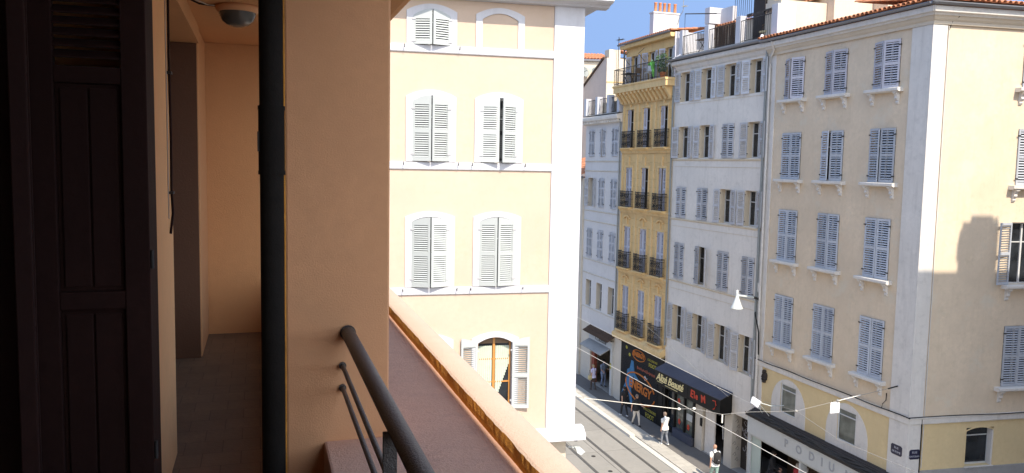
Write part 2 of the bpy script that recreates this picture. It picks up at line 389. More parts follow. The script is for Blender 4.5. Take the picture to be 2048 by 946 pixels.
def arch_ring(mb, w, z0, zs, rise, band, proud=.035, depth=.2, m=0, n=14, cx=0):
    """flat surround with a segmental head: front, outer edge and inner reveal"""
    a = w/2; f = arc_fn(w, rise); W = w+2*band; g = arc_fn(W, rise*1.12)
    inn = [(cx-a, z0)]+[(cx-a+w*k/n, zs+f(-a+w*k/n)) for k in range(n+1)]+[(cx+a, z0)]
    out = [(cx-a-band, z0)]+[(cx-a-band+W*k/n, zs+band*.72+g(-a-band+W*k/n)) for k in range(n+1)]+[(cx+a+band, z0)]
    for i in range(len(inn)-1):
        p, q = inn[i], inn[i+1]; r, s = out[i], out[i+1]
        mb.quad((p[0], -proud, p[1]), (q[0], -proud, q[1]), (s[0], -proud, s[1]), (r[0], -proud, r[1]), m)
        mb.quad((r[0], -proud, r[1]), (s[0], -proud, s[1]), (s[0], .0, s[1]), (r[0], .0, r[1]), m)
        mb.quad((p[0], -proud, p[1]), (p[0], depth, p[1]), (q[0], depth, q[1]), (q[0], -proud, q[1]), m)
    return mb

# ================================================================== our building: balcony, pillar, railing
own = thing('apartment_building', 'orange rendered building in the foreground with shaded balcony passage and sunlit parapet', 'building', RZ(17.4))
Z0 = 14.0
MB().box(.095, .48, 3.1, 3.55, 12.4, 15.03).build('pillar', 'orange', own, bevel=.008)
MB().box(-1.6, .228, -2, 7.83, 12.2, 12.4).build('floor', 'floor', own)
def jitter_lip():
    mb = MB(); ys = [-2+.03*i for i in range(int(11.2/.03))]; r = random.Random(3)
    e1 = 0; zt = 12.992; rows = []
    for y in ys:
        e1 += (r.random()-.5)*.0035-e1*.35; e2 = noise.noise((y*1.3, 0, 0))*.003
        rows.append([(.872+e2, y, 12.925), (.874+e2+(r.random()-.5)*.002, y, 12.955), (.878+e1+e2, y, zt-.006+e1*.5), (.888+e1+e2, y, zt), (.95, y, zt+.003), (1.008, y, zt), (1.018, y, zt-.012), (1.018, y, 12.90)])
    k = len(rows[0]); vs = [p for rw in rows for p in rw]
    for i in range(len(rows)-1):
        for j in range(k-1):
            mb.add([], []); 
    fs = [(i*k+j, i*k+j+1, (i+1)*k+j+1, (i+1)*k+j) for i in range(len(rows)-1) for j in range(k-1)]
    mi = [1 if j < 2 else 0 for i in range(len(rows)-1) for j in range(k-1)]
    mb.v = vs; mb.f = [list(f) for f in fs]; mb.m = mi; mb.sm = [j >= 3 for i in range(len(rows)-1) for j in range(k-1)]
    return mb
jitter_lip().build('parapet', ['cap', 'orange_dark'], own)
MB().box(.232, 1.012, -2, 9.2, 12.2, 12.93).build('ledge', 'ledge', own, bevel=.01)
MB().box(-6, 1.0, -4, 9.2, 0, 12.19).build('wall', 'orange', own)
mb = MB(); mb.prism([(-1.6, 15.03), (.905, 15.03), (.92, 15.045), (.955, 15.055), (.97, 15.085), (.99, 15.1), (1.0, 15.12), (1.028, 15.13), (1.028, 15.36), (-1.6, 15.36)], -2, 8.2, 'y')
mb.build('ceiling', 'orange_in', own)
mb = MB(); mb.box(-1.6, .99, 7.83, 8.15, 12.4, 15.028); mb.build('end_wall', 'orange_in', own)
mb = MB(); mb.box(-1.6, -.43, 3.2, 4.63, 12.4, 15.028); mb.build('side_wall', 'orange_lit', own, bevel=.01)
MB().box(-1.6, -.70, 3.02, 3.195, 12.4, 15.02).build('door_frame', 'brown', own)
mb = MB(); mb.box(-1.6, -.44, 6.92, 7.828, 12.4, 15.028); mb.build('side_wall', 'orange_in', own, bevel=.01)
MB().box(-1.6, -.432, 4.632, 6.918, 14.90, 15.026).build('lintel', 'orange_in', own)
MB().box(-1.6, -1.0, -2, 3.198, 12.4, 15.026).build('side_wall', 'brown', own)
MB().box(-1.6, .22, -2.3, -2.0, 12.4, 15.026).build('back_wall', 'orange', own)
MB().box(.235, 1.0, -1.5, -1.2, 12.96, 15.026).build('light_block_wall', 'orange', own)  # unseen wall added to keep bright sky off the pillar
MB().box(-1.59, -.97, 4.634, 6.916, 12.4, 14.898).build('passage_door', 'brown', own)
MB().box(-.96, -.452, 6.895, 6.918, 12.402, 14.897).build('shaded_reveal', surf('brown_shaded_render', (.14, .065, .035), .9, .1), own)  # dark sheet over the orange wall end, alcove shade as colour
# louvred door leaves
def door_leaf(w, z0, z1):
    mb = MB(); t = .04
    mb.box(0, .085, -t, 0, z0, z1); mb.box(w-.075, w, -t, 0, z0, z1)
    rails = [(z0, z0+.12), (13.51, 13.568), (14.23, 14.283), (z1-.1, z1)]
    for a, b in rails: mb.box(.085, w-.075, -t+.003, -.003, a, b)
    for a, b in ((z0+.12, 13.51), (13.568, 14.23)):
        mb.box(.085, w-.075, -t+.02, -.012, a, b)
        mid = (.085+w-.075)/2
        mb.box(.10, mid-.003, -t+.012, -t+.02, a+.015, b-.015); mb.box(mid+.003, w-.09, -t+.012, -t+.02, a+.015, b-.015)
    z = 14.283
    while z < z1-.11:
        z += .034
        mb.add([(.085, -t+.006, z-.012), (w-.075, -t+.006, z-.012), (w-.075, -.006, z+.012), (.085, -.006, z+.012),
                (.085, -t+.006, z-.004), (w-.075, -t+.006, z-.004), (w-.075, -.006, z+.02), (.085, -.006, z+.02)],
               [(0, 1, 2, 3), (7, 6, 5, 4), (0, 4, 5, 1), (3, 2, 6, 7)])
    return mb
d1 = door_leaf(.352, 12.5, 14.98).build('louvred_door', 'brown', own, T((-.69, 2.9, 0)), bevel=.003)
hg = MB(); hg.tube([(.358, -.03, 13.64), (.358, -.03, 13.7)], .006); hg.build('hinge', 'iron', d1)
hg = MB(); hg.tube([(.358, -.03, 13.0), (.358, -.03, 13.06)], .006); hg.build('hinge', 'iron', d1)
door_leaf(.34, 12.5, 14.98).build('louvred_door', 'brown', own, T((-.60, 2.36, 0)) @ RZ(102), bevel=.003)
MB().box(-.42, -.352, 2.93, 3.19, 12.4, 15.02).build('door_frame', 'brown', own)
# drainpipe
dp = MB().tube([(.048, 3.05, 12.4), (.048, 3.05, 15.02)], .0415, 24).build('drainpipe', 'pipe_dark', own)
MB().tube([(.048, 3.05, 13.95), (.048, 3.05, 14.19)], .0455, 24).tube([(.048, 3.05, 13.948), (.048, 3.05, 13.962)], .047, 24).tube([(.048, 3.05, 14.178), (.048, 3.05, 14.192)], .047, 24).build('pipe_collar', 'pipe_dark', dp)
mb = MB(); mb.box(-.001, .006, 3.03, 3.06, 14.03, 14.1); mb.build('pipe_clamp', 'iron', dp)
mb = MB(); mb.tube([(.0925, 3.08, 12.4), (.0925, 3.08, 15.02)], .0035, 6); mb.build('pipe_seam', 'orange_dark', dp)
# railing
rl = MB().tube([(.322, y, 13.35) for y in (-1.19, .5, 1.6, 2.4, 3.098)], .0255, 24).build('railing', 'rail', own)
for z in (13.224, 13.138): MB().tube([(.302, -1.2, z), (.302, 3.098, z)], .0085, 12).build('rail_bar', 'rail', rl)
for y in (1.94, .3, -1.0): MB().box(.287, .322, y, y+.012, 12.932, 13.34).build('rail_post', 'rail', rl, bevel=.0015)
for z, x, r in ((13.35, .322, .03), (13.224, .302, .014), (13.138, .302, .014)): MB().tube([(x, 3.088, z), (x, 3.099, z)], r, 16).build('rail_flange', 'rail', rl)
# cable conduit on the wall edge
cd = MB(); cd.tube([(-.419, 4.45, 15.02), (-.421, 4.45, 14.5), (-.418, 4.46, 14.1), (-.420, 4.46, 13.85), (-.416, 4.47, 13.72), (-.424, 4.43, 13.62)], .0065, 8)
co = cd.build('cable', 'brown', own)
for z in (14.98, 14.42, 13.82): MB().box(-.43, -.408, 4.42, 4.49, z, z+.012).build('cable_clip', 'iron', co)
MB().tube([(-.427, 4.38, 15.02), (-.427, 4.38, 13.7)], .003, 6).build('cable', 'beigepipe', own)
MB().tube([(-.40, 5.3, 15.022), (-.405, 5.6, 15.02), (-.40, 5.75, 15.022), (-.36, 5.85, 15.02), (-.3, 5.9, 15.024), (-.24, 5.9, 15.022)], .006, 8).build('cable', 'brown', own)
MB().tube([(-.385, 5.2, 15.022), (-.385, 5.7, 15.022), (-.31, 5.87, 15.021), (-.24, 5.89, 15.022)], .004, 8).build('cable', 'beigepipe', own)
# ceiling lamp
cl = thing('ceiling_lamp', 'round bulkhead lamp with smoked glass bowl on the balcony ceiling', 'lamp', RZ(17.4) @ T((-.121, 5.9, 15.03)))
MB().lathe([(0, -.001), (.14, -.001), (.142, -.02), (.13, -.042), (.12, -.045)], n=32).build('lamp_base', 'orange', cl)
MB().lathe([(.12, -.04), (.117, -.06), (.1, -.1), (.07, -.125), (.03, -.137), (0, -.139)], n=32).build('lamp_glass', 'lampglass', cl)

# ================================================================== cream corner building across the side street
FB = T((1.86, 22.7, 0)) @ RZ(13.7)
cb = thing('corner_building', 'sunlit pale yellow building with white arched window surrounds', 'building', FB)
cols = [-7.9, -6.05, -4.18, -2.34]; W0 = .98
rowsC = [(17.08, 17.83, .17), (14.04, 15.62, .16), (10.67, 12.44, .13), (7.2, 9.08, .16)]
holes = []
for r, (z0, zs, ri) in enumerate(rowsC):
    for c, x in enumerate(cols):
        if r == 0 and c == 3: continue
        holes.append((x-W0/2, x+W0/2, z0, zs+ri))
mb = MB(); wall(mb, -14, 0, 6.3, 18.4, holes, .26, mr=1)
mb.box(-14, -.004, .6, 12, 6.3, 18.3)
mb.build('wall', ['cream', 'white'], cb)
MB().box(-14, -.17, .15, 11.9, 0, 6.22).build('ground_floor_wall', 'lit', cb)
MB().box(-.84, .02, -.05, .6, 6.45, 18.33).build('pilaster', 'white', cb, bevel=.01)
MB().box(.002, .03, .6, 12, 6.45, 18.33).build('street_side_wall', 'cream', cb)
for z in (16.89, 13.83, 10.46):
    MB().prism([(0, z), (-.035, z), (-.045, z+.02), (-.045, z+.19), (0, z+.20)], -14, -.842, 'x').build('string_course', 'white', cb)
mb = MB(); pr = [(.1, 18.28), (-.2, 18.30), (-.26, 18.35), (-.5, 18.38), (-.58, 18.42), (-.58, 18.62), (-.62, 18.66), (-.62, 18.74), (.1, 18.78)]
mb.prism(pr, -14, .66, 'x'); mb.prism([(.03, 18.283), (.3, 18.303), (.35, 18.353), (.58, 18.383), (.655, 18.423), (.655, 18.77), (.03, 18.77)], .1, 12.5, 'y')
mb.build('cornice', 'white', cb)
mb = MB(); mb.prism([(-.05, 6.56), (-.1, 6.5), (-.22, 6.42), (-.27, 6.38), (-.27, 6.24), (.2, 6.22), (.2, 6.56)], -14, .29, 'x')
mb.prism([(.03, 6.553), (.08, 6.5), (.22, 6.42), (.285, 6.38), (.285, 6.24), (.03, 6.22)], .2, 12, 'y'); mb.build('ground_cornice', 'white', cb)
MB().box(-14.2, .9, -.3, 12.5, 18.79, 18.85).build('roof', 'tile', cb)
opens = {(0, 2): (17, 17), (1, 2): (15, 15), (1, 3): (17, 26), (2, 2): (18, 17), (2, 3): (11, 11), (3, 3): (172, 170), (3, 2): (8, 8), (1, 1): (9, 9), (2, 1): (8, 10), (0, 1): (10, 10), (3, 1): (8, 8), (0, 0): (9, 9), (1, 0): (9, 9), (2, 0): (9, 9), (3, 0): (9, 9)}
for r, (z0, zs, ri) in enumerate(rowsC):
    for c, x in enumerate(cols):
        blind = (r == 0 and c == 3)
        g = MB(); arch_ring(g, W0, z0, zs, ri, .175, .04, 0 if blind else .2, cx=0)
        if blind: g = MB(); arch_ring(g, W0, z0, zs, ri, .175, .04, 0.0)
        su = g.build('window_surround', 'white', cb, T((x, 0, 0)))
        if blind: continue
        f = arc_fn(W0, ri)
        sp = r == 3 and c == 3
        wn = window(cb, I4, x, z0, W0, zs+ri-z0-.002, .2, opens[(r, c)], 'sh_green', pitch=.056, fmat='orangewood' if sp else 'frame', shy=-.012,
                    arch=lambda q, f=f: f(W0/2-q)-0.0, leaf_h=zs-z0, panels=1 if r == 0 else 2, transoms=(.36, .68) if sp else (.68,), pane='pane')
        if sp:
            cur = MB(); z1 = zs-z0-.12
            for s in (-1, 1):
                x1 = .44 if s > 0 else -.44
                pts = [(s*.05, .015, z1), (x1, .015, z1), (x1, .015, z1-.55), (s*(.24 if s > 0 else .4), .015, .5 if s < 0 else .2), (s*.06, .015, .2)]
                n = 14
                for k in range(n):
                    a = s*.05+(x1-s*.05)*k/n; b = s*.05+(x1-s*.05)*(k+1)/n; t = (k+.5)/n
                    low = z1-.5-(1.1*(1-t) if s > 0 else .9)
                    cur.box(min(a, b), max(a, b)-.002, -.03-.012*(k % 2), -.026-.012*(k % 2), low, z1)
            cur.build('curtain', 'curtain', wn)
            MB().box(-.43, .43, -.046, -.042, zs-z0-.05, zs-z0+.09).build('arch_panel', 'wood', wn)
        if r < 3:
            for s in (-1, 1):
                sx = x+s*(W0/2+.24)
                MB().box(-.008, .008, -.1, 0, -.05, -.035).box(-.01, .01, -.105, -.09, -.07, .02).build('shutter_stay', 'iron', cb, T((sx, -.045, z0-.03)))
fl = thing('wall_floodlight', 'small white floodlight under the corner of the cream building by the parapet end', 'floodlight', FB @ T((-.12, .05, 5.95)))
MB().tube([(0, 0, 0), (.1, -.1, .02), (.16, -.15, 0)], .02).build('bracket', 'lampwhite', fl)
MB().prism([(.12, .06), (.3, .03), (.42, -.08), (.3, -.17), (.18, -.1)], -.28, -.06, 'y').build('lamp_head', 'lampwhite', fl, bevel=.01)
# ================================================================== yellow corner building
FY = T((12.34, 30.8, 0)) @ RZ(-72)
yb = thing('corner_building', 'weathered yellow corner building with blue grey shutters and bracketed sills', 'building', FY)
FS = FY.inverted() @ T((13.5915, 26.948, 0)) @ RZ(12.6)
RW = [(16.87, 1.66), (13.60, 1.91), (10.2, 2.14), (6.62, 2.13)]
YC = [-2.95, -.48, 2.11]; SC = [4.16, 7.4]
lowF = [(-2.38, 1.0, 3.8, 1.27), (1.10, 1.0, 3.8, 1.27)]
holes = [(x-.6, x+.6, z, z+h) for z, h in RW for x in YC]+[(x-w/2, x+w/2, z, z+h) for x, w, z, h in lowF]
mb = MB(); wall(mb, -4.72, 4.05, 5.45, 19.3, [h for h in holes if h[2] > 5.5], .28, side=.3)
mb.prism([(-4.72, .6), (3.45, .6), (4.55, 12.4), (-4.72, 12.4)], 3.3, 19.3, 'z')
mb.build('wall', 'yellow', yb)
MB().prism([(-4.7, 2.6), (3.4, 2.6), (4.5, 12.3), (-4.7, 12.3)], 0, 3.29, 'z').build('ground_floor_core', 'inside', yb)
mb = MB(); wall(mb, -4.72, 4.05, 2.9, 5.45, [h for h in holes if h[2] < 5.5], .28, side=.3); mb.build('mezzanine_wall', 'yellow_warm', yb)
sh_ = [(x-.6, x+.6, z, z+h) for z, h in RW for x in SC]
mb = MB(); wall(mb, 0, 11.5, 5.45, 19.3, sh_, .28, side=.3); mb.build('wall', 'yellow', yb, FS)
mb = MB(); wall(mb, 0, 11.5, 0, 5.45, [(2.32, 3.44, 3.83, 5.2), (6.8, 7.92, 3.83, 5.2)], .32, side=.3); mb.build('mezzanine_wall', 'yellow_warm', yb, FS)
MB().box(.5, 11.5, -.06, 0, 0, 3.8).build('plinth', 'concrete', yb, FS)
# corner pilaster
MB().box(3.2, 4.10, -.05, .25, 5.66, 18.8).build('pilaster', 'trim', yb, bevel=.01)
MB().box(3.2, 4.10, -.035, .25, .1, 5.44).build('pilaster', 'trim', yb, bevel=.01)
MB().box(-.052, .5, -.05, .2, 5.66, 18.8).build('pilaster', 'trim', yb, FS, bevel=.01)
MB().box(-.037, .5, -.035, .2, .1, 5.44).build('pilaster', 'trim', yb, FS, bevel=.01)
MB().box(-4.72, -4.2, -.045, 0, 5.66, 18.8).build('pilaster', 'trim', yb, bevel=.01)
MB().box(-4.72, -4.2, -.035, 0, 3.4, 5.44).build('pilaster', 'trim', yb, bevel=.01)
for F, a, b, dz, ka, kb in ((I4, -4.72, 4.05, 0, 0, 1.08), (FS, .0, 11.5, .003, 1.0, 0)):
    mitre(MB(), [(.0, 5.44+dz), (-.06, 5.44+dz), (-.07, 5.47), (-.07, 5.62), (-.09, 5.64+dz), (-.09, 5.67+dz), (0, 5.68+dz)], a, b, ka, kb).build('string_course', 'trim', yb, F)
    mitre(MB(), [(0, 18.8+dz), (-.08, 18.8+dz), (-.08, 18.9), (-.14, 18.96), (-.2, 19.06+dz), (0, 19.06+dz)], a, b, ka, kb).build('frieze', 'lit', yb, F)
    mitre(MB(), [(0, 19.06+dz), (-.24, 19.06+dz), (-.27, 19.12), (-.36, 19.15), (-.38, 19.32+dz), (0, 19.32+dz)], a, b, ka, kb).build('cornice', 'trim', yb, F)
    gm = MB(); gutter(gm, a-(.1 if dz == 0 else .52), b+(.52 if dz == 0 else 0), -.45, 19.42+dz, .085); gm.build('gutter', 'zinc', yb, F)
tm = MB(); tiles(tm, -4.9, 4.25, -.47, 19.5, 5.5, rad(9)); tm.build('roof', 'tile', yb)
tm = MB(); tiles(tm, -.1, 11.5, -.47, 19.51, 4.5, rad(9)); tm.build('roof', 'tile', yb, FS)
st = {(0, 0): (21, 21), (0, 1): (14, 14), (0, 2): (15, 15), (1, 0): (0, 0), (1, 1): (17, 8), (1, 2): (13, 8)}
for r, (z, h) in enumerate(RW):
    for c, x in enumerate(YC):
        window(yb, I4, x, z, 1.2, h, .22, st.get((r, c), (0, 0)), 'sh_lilac' if r == 0 else 'sh_blue', pitch=.082, sill=1.62, shy=-.012)
        for s in (-1, 1): pass
    for c, x in enumerate(SC):
        a = (168, 168) if r == 2 and c == 0 else (0, 0)
        window(yb, FS, x, z, 1.2, h, .22, a, 'sh_blue', pitch=.082, sill=1.7, shy=-.012)
for x, w, z, h in lowF:
    g = MB(); pts = [(-1.12, -.3), (-1.12, .3)]+[(-1.12*math.cos(math.pi*k/16), .3+1.2*math.sin(math.pi*k/16)) for k in range(1, 16)]+[(1.12, .3), (1.12, -.3)]
    # painted arch patch with rectangular opening
    n = len(pts)
    def ring(pts, w, h):
        mb = MB(); out = []
        for k in range(n):
            a, b = pts[k], pts[(k+1) % n]
            def cl(p): return (max(-w/2, min(w/2, p[0]*2)), max(0, min(h, p[1])))
            ca, cbb = cl(a), cl(b)
            mb.quad((a[0], -.012, a[1]), (b[0], -.012, b[1]), (cbb[0], -.012, cbb[1]), (ca[0], -.012, ca[1]))
            mb.quad((a[0], -.012, a[1]), (b[0], -.012, b[1]), (b[0], 0, b[1]), (a[0], 0, a[1]))
        return mb
    ring(pts, w, h).build('arch_surround', 'trim', yb, T((x, 0, z)))
    wn = window(yb, I4, x, z, w, h, .05, None, fmat='frame', mull=False, transoms=(.8,), pane='pane_soft')
for x in (2.88, 7.36):
    g = MB(); arch_ring(g, 1.12, 3.83, 5.08, .12, .04, .012, .02); g.build('window_surround', 'yellow_warm', yb, FS @ T((x, 0, 0)))
    wn = window(yb, FS, x, 3.83, 1.12, 1.36, .24, None, fmat='frame', mull=False, transoms=(.76,), pane='pane')
    MB().box(-.58, .58, -.3, -.02, -.07, -.002).build('sill', 'trim', wn)
    MB().box(.5, .558, -.238, -.045, .0, 1.25).build('white_reveal', 'trim', wn)
# pipes and cables
pm = MB(); pm.tube([(-4.05, -.42, 19.32), (-4.1, -.25, 19.0), (-4.5, -.12, 18.75), (-4.5, -.11, 18.3), (-4.5, -.11, 6.2), (-4.5, -.11, 3.8)], .05, 12); pm.build('drainpipe', 'trim', yb)
pm = MB(); pm.tube([(-4.78, -.1, 19.2), (-4.78, -.1, 6.0), (-4.78, -.1, 3.6)], .055, 12); pm.build('drainpipe', 'pipe', yb)
cbm = MB(); cbm.tube([(x, -.105-.01*math.sin(x*3), 5.695+.012*math.sin(x*2.1)) for x in [-4.7+.35*i for i in range(26)]]+[(4.2, -.12, 5.7)], .018, 6); cbm.build('cable', 'black', yb)
cbm = MB(); cbm.tube([(x, -.105-.01*math.sin(x*2), 5.70+.02*math.sin(x*1.1+.5)) for x in [-.1+.4*i for i in range(29)]], .016, 6); cbm.build('cable', 'black', yb, FS)
cbm = MB(); cbm.tube([(.56, -.03, 18.75), (.56, -.03, 12), (.565, -.03, 5.7), (.56, -.03, 3.9)], .016, 6); cbm.build('cable', 'trim', yb, FS)
cbm = MB(); cbm.tube([(.8, -.2, 19.05), (.66, -.1, 18.98), (.6, -.06, 18.8), (.56, -.03, 18.6)], .014, 6); cbm.build('cable', 'iron', yb, FS)
cbm = MB(); cbm.tube([(.46, -.06, 5.64), (.47, -.06, 5.1), (.47, -.05, 3.4)], .018, 6); cbm.build('cable', 'black', yb, FS)
cbm = MB(); cbm.tube([(3.0, -.03, 6.25), (3.02, -.05, 6.0), (2.9, -.07, 5.85), (2.87, -.08, 5.7)], .016, 6); cbm.build('cable', 'black', yb)
# soot burst near the left pilaster
bl = MB(); r_ = random.Random(5)
for k in range(60):
    a = r_.random()*6.28; q = r_.random()**.5*.2
    p = Vector((-4.02+q*math.cos(a)*.8, -.04, 5.05+q*math.sin(a)*1.3)); bl.ell(p, (.035, .07, .045), 6)
nb = bl.build('bird_nest', 'soot', yb)
# street name plates
for F, x, z, w, h, l1, l2, ang in ((I4, 3.62, 4.42, .50, .36, 'RUE', 'DE ROME', 0), (FS, .26, 4.40, .42, .34, 'RUE', 'MONTGRAND', 0)):
    mb = MB(); q = .05
    pts = [(-w/2+q, -h/2), (w/2-q, -h/2), (w/2, -h/2+q), (w/2, h/2-q), (w/2-q, h/2), (-w/2+q, h/2), (-w/2, h/2-q), (-w/2, -h/2+q)]
    mb.prism(pts, -.012, 0, 'y')
    Lm = F @ T((x, -.037, z))
    sp = mb.build('street_name_plate', 'plate', yb, Lm)
    text(l1, .11, 'plate_text', sp, T((0, -.014, .07)), ext=.003)
    text(l2, .088 if len(l2) > 7 else .1, 'plate_text', sp, T((0, -.014, -.07)), ext=.003, space=.9)
# rooftop penthouse blocks
ph = thing('rooftop_house', 'pale cream rooftop rooms above the tiled eave of the yellow building', 'rooftop room', FY @ T((0, 0, 19.35)))
MB().box(-5.7, -4.6, .36, 2.7, 0, 1.85).build('wall', 'lit', ph)
MB().box(-7.6, -4.15, 2.71, 4.75, 0, 5).build('wall', 'lit', ph)
MB().box(-7.6, -3.3, 4.76, 9, 0, 4.6).build('wall', 'lit', ph)
tm = MB(); tiles(tm, -7.5, -4.7, 1.2, 2.6, 1.4, rad(12)); tm.build('roof', 'tile', ph)
# ---------------- shopfront with pale fascia
MB().box(-4.5, 4.2, -.45, -.02, 2.45, 3.2).build('shop_fascia', 'podium', yb, bevel=.01)
fa = [o for o in yb.children if o.name.startswith('shop_fascia')][0]
for ch, x in zip('PODIUM', (-1.78, -.98, -.2, .4, .95, 1.85)):
    text(ch, .46, 'letter_grey', fa, T((x, -.455, 2.84)), name='letter', ext=.01, bold=.012)
mb = MB(); mb.prism([(0, 3.52), (-.5, 3.28), (-.52, 3.22), (-.02, 3.22), (0, 3.4)], -4.6, 4.3, 'x')
for k in range(5):
    y = -.08-.085*k; z = 3.52+y*.48
    mb.tube([(-4.6, y, z+.012), (4.3, y, z+.012)], .014, 6)
mb.build('canopy_roof', 'canopy', yb)
mb = MB(); r_ = random.Random(11)
for k in range(4):
    pts = []; 
    for i in range(40):
        x = -4.4+i*.21; pts.append((x, -.50+.055*k+.025*math.sin(i*.9+k*2), 3.30+.03*k+.04*math.sin(i*.55+k*1.3)+r_.random()*.015))
    mb.tube(pts, [.034+.02*abs(math.sin(i*.7+k)) for i in range(40)], 7)
mb.tube([(-4.55, -.56, 3.36), (4.2, -.56, 3.36)], .018, 6)
mb.build('folded_awning', 'cloth_dark', yb)
mb = MB()
for a, b in ((-4.62, -4.42), (-1.12, -1.0), (1.4, 1.5), (3.3, 4.05)): mb.box(a, b, -.3, .0, .1, 2.45)
mb.box(-4.42, 3.3, -.28, -.18, 2.3, 2.45); mb.box(-4.42, 3.3, -.28, -.1, .1, .4); mb.box(-4.72, -4.62, -.02, .3, 0, 2.9); mb.build('shopfront_frame', 'podium', yb)
MB().box(-4.41, -3.75, -.235, -.225, .42, 2.29).build('frosted_pane', surf('frosted_pane', (.42, .5, .45), .3, .05, bump=0), yb)
MB().box(-4.7, 4.05, 1.9, 1.95, 0, 2.9).build('shop_back_wall', 'inside', yb)
MB().box(-4.71, 3.9, -.3, 2.5, .02, .12).build('shop_floor', 'concrete', yb)
MB().box(-4.71, 4.0, -.02, 2.5, 2.5, 2.6).build('shop_ceiling', 'inside', yb)
# ================================================================== white street building
FW = T((10.887, 35.272, 0)) @ RZ(-70)
wb = thing('terraced_building', 'off-white building with pale grey shutters between the golden and yellow buildings', 'building', FW)
WC = [-6.65, -4.74, -2.80, -.88]; ww = .9
rowsW = [[(17.32, 18.80)]*4, [(14.48, 16.07)]*4, [(11.44, 13.03)]*4, [(8.28, 10.16), (8.28, 10.14), (8.25, 10.12), (8.22, 10.07)], [(5.04, 6.9), (4.97, 6.76), (4.86, 6.62), (4.75, 6.5)]]
stW = {(0, 0): 1, (0, 1): 1, (0, 2): 1, (0, 3): 1, (1, 0): 1, (1, 1): 1, (1, 3): 1, (2, 2): 1, (2, 3): 1, (4, 0): 1, (4, 1): 1, (4, 2): 1, (4, 3): 1}
holes = [(x-ww/2, x+ww/2, *rowsW[r][c]) for r in range(5) for c, x in enumerate(WC)]
mb = MB(); wall(mb, -7.7, 0, 2.75, 19.2, holes, .34, mr=1)
mb.box(-7.7, -.002, .46, 11, 2.75, 19.2); mb.build('wall', ['whitewall', 'whitebeige'], wb)
for r in range(5):
    for c, x in enumerate(WC):
        z0, z1 = rowsW[r][c]; opn = stW.get((r, c))
        j = ((r*7+c*5) % 4)*3
        a = (174-j, 171-j/2) if opn else ((0, 28) if (r, c) == (3, 1) else (0, 0))
        if (r, c) == (3, 1): a = (6, 150)
        if (r, c) == (2, 0): a = (4, 0)
        window(wb, I4, x, z0, ww, z1-z0, .3, a, 'sh_white' if r == 0 else 'sh_grey', pitch=.085, shy=-.0)
for z in (14.40, 11.36, 8.16):
    MB().prism([(0, z-.05), (-.02, z-.05), (-.05, z), (-.05, z+.03), (0, z+.05)], -7.7, -.02, 'x').build('string_course', 'whitebeige', wb)
for z in (17.2, 14.05, 11.0, 7.75): MB().box(-7.4, -.3, -.012, 0, z-.01, z+.01).build('string_course', 'whitebeige', wb)
MB().prism([(0, 18.9), (-.02, 18.9), (-.08, 18.98), (-.12, 19.12), (-.26, 19.16), (-.3, 19.22), (-.3, 19.36), (0, 19.4)], -7.7, -.02, 'x').build('cornice', 'trim', wb)
gm = MB(); gutter(gm, -7.8, -.05, -.38, 19.47, .08); gm.box(-7.8, -.05, -.3, .05, 19.4, 19.52); gm.build('gutter', 'zinc', wb)
MB().box(-7.7, -.05, -.2, 11, 19.53, 19.62).build('roof_terrace', 'concrete', wb)
for i, (x, w, h) in enumerate(((-7.22, .3, 1.32), (-4.92, .36, 1.24), (-2.38, .36, 1.24), (.2, .4, 1.35))):
    MB().box(x-w/2, x+w/2, -.02, .32 if i < 3 else .9, 19.62, 19.62+h).build('terrace_pier', 'white', wb, bevel=.01)
for a, b in ((-7.06, -5.11), (-4.73, -2.57), (-2.19, -.02)):
    g = MB(); g.tube([(a, .03, 20.62), (b, .03, 20.62)], .02, 6); g.tube([(a, .03, 19.72), (b, .03, 19.72)], .014, 6)
    n = int((b-a)/.13)
    for k in range(n+1): g.tube([(a+(b-a)*k/n, .03, 19.66), (a+(b-a)*k/n, .03, 20.64)], .009, 5)
    g.build('terrace_railing', 'iron', wb)
g = MB(); g.tube([(-7.0, .05, 19.6), (-7.0, .05, 21.75), (-4.9, .5, 21.45)], .018, 6); g.tube([(-7.0, .05, 21.72), (-5.6, 1.2, 21.6)], .014, 6); g.build('awning_pole', 'iron', wb)
wt = MB(); wt.box(-7.68, -.3, 2.2, 2.4, 19.6, 21.3); wt.build('terrace_back_wall', 'lit', wb)
tm = MB(); tiles(tm, -7.7, -5.2, 1.7, 21.15, 2.4, rad(12)); tiles(tm, -4.9, -.2, 2.0, 21.3, 3, rad(16)); tm.build('roof', 'tile', wb)
MB().box(-7.02, -6.6, 1.22, 2.15, 21.3, 22.1).box(-6.6, -5.6, 1.9, 2.15, 21.3, 22.05).build('chimney_stack', 'white', wb)
MB().box(-2.95, -2.1, 1.2, 1.75, 19.6, 24).build('chimney_stack', 'soot', wb)
MB().box(-2.09, -1.6, 1.3, 2.2, 19.6, 24.2).build('chimney_stack', 'lit', wb)
g = MB()
for p, q in (((-4.7, 1.4), (-3.4, 1.4)), ((-4.7, 1.4), (-4.7, 2.0)), ((-3.4, 1.4), (-3.4, 2.0))):
    for z in (21.2, 22.3): g.tube([(p[0], p[1], z), (q[0], q[1], z)], .02, 5)
for k in range(9): g.tube([(-4.7+1.3*k/8, 1.4, 21.2 if k not in (0, 8) else 19.7), (-4.7+1.3*k/8, 1.4, 22.3)], .012, 5)
g.build('roof_cage', 'iron', wb)
pm = MB(); pm.tube([(-7.62, -.34, 19.4), (-7.66, -.2, 19.0), (-7.64, -.09, 18.7), (-7.64, -.08, 12), (-7.64, -.08, 4.6)], .05, 10); pm.build('drainpipe', 'pipe', wb)
pm = MB(); pm.tube([(-.6, .0, 19.75), (-.35, -.2, 19.7), (-.2, -.35, 19.55)], .07, 10); pm.build('overflow_pipe', 'white', wb)
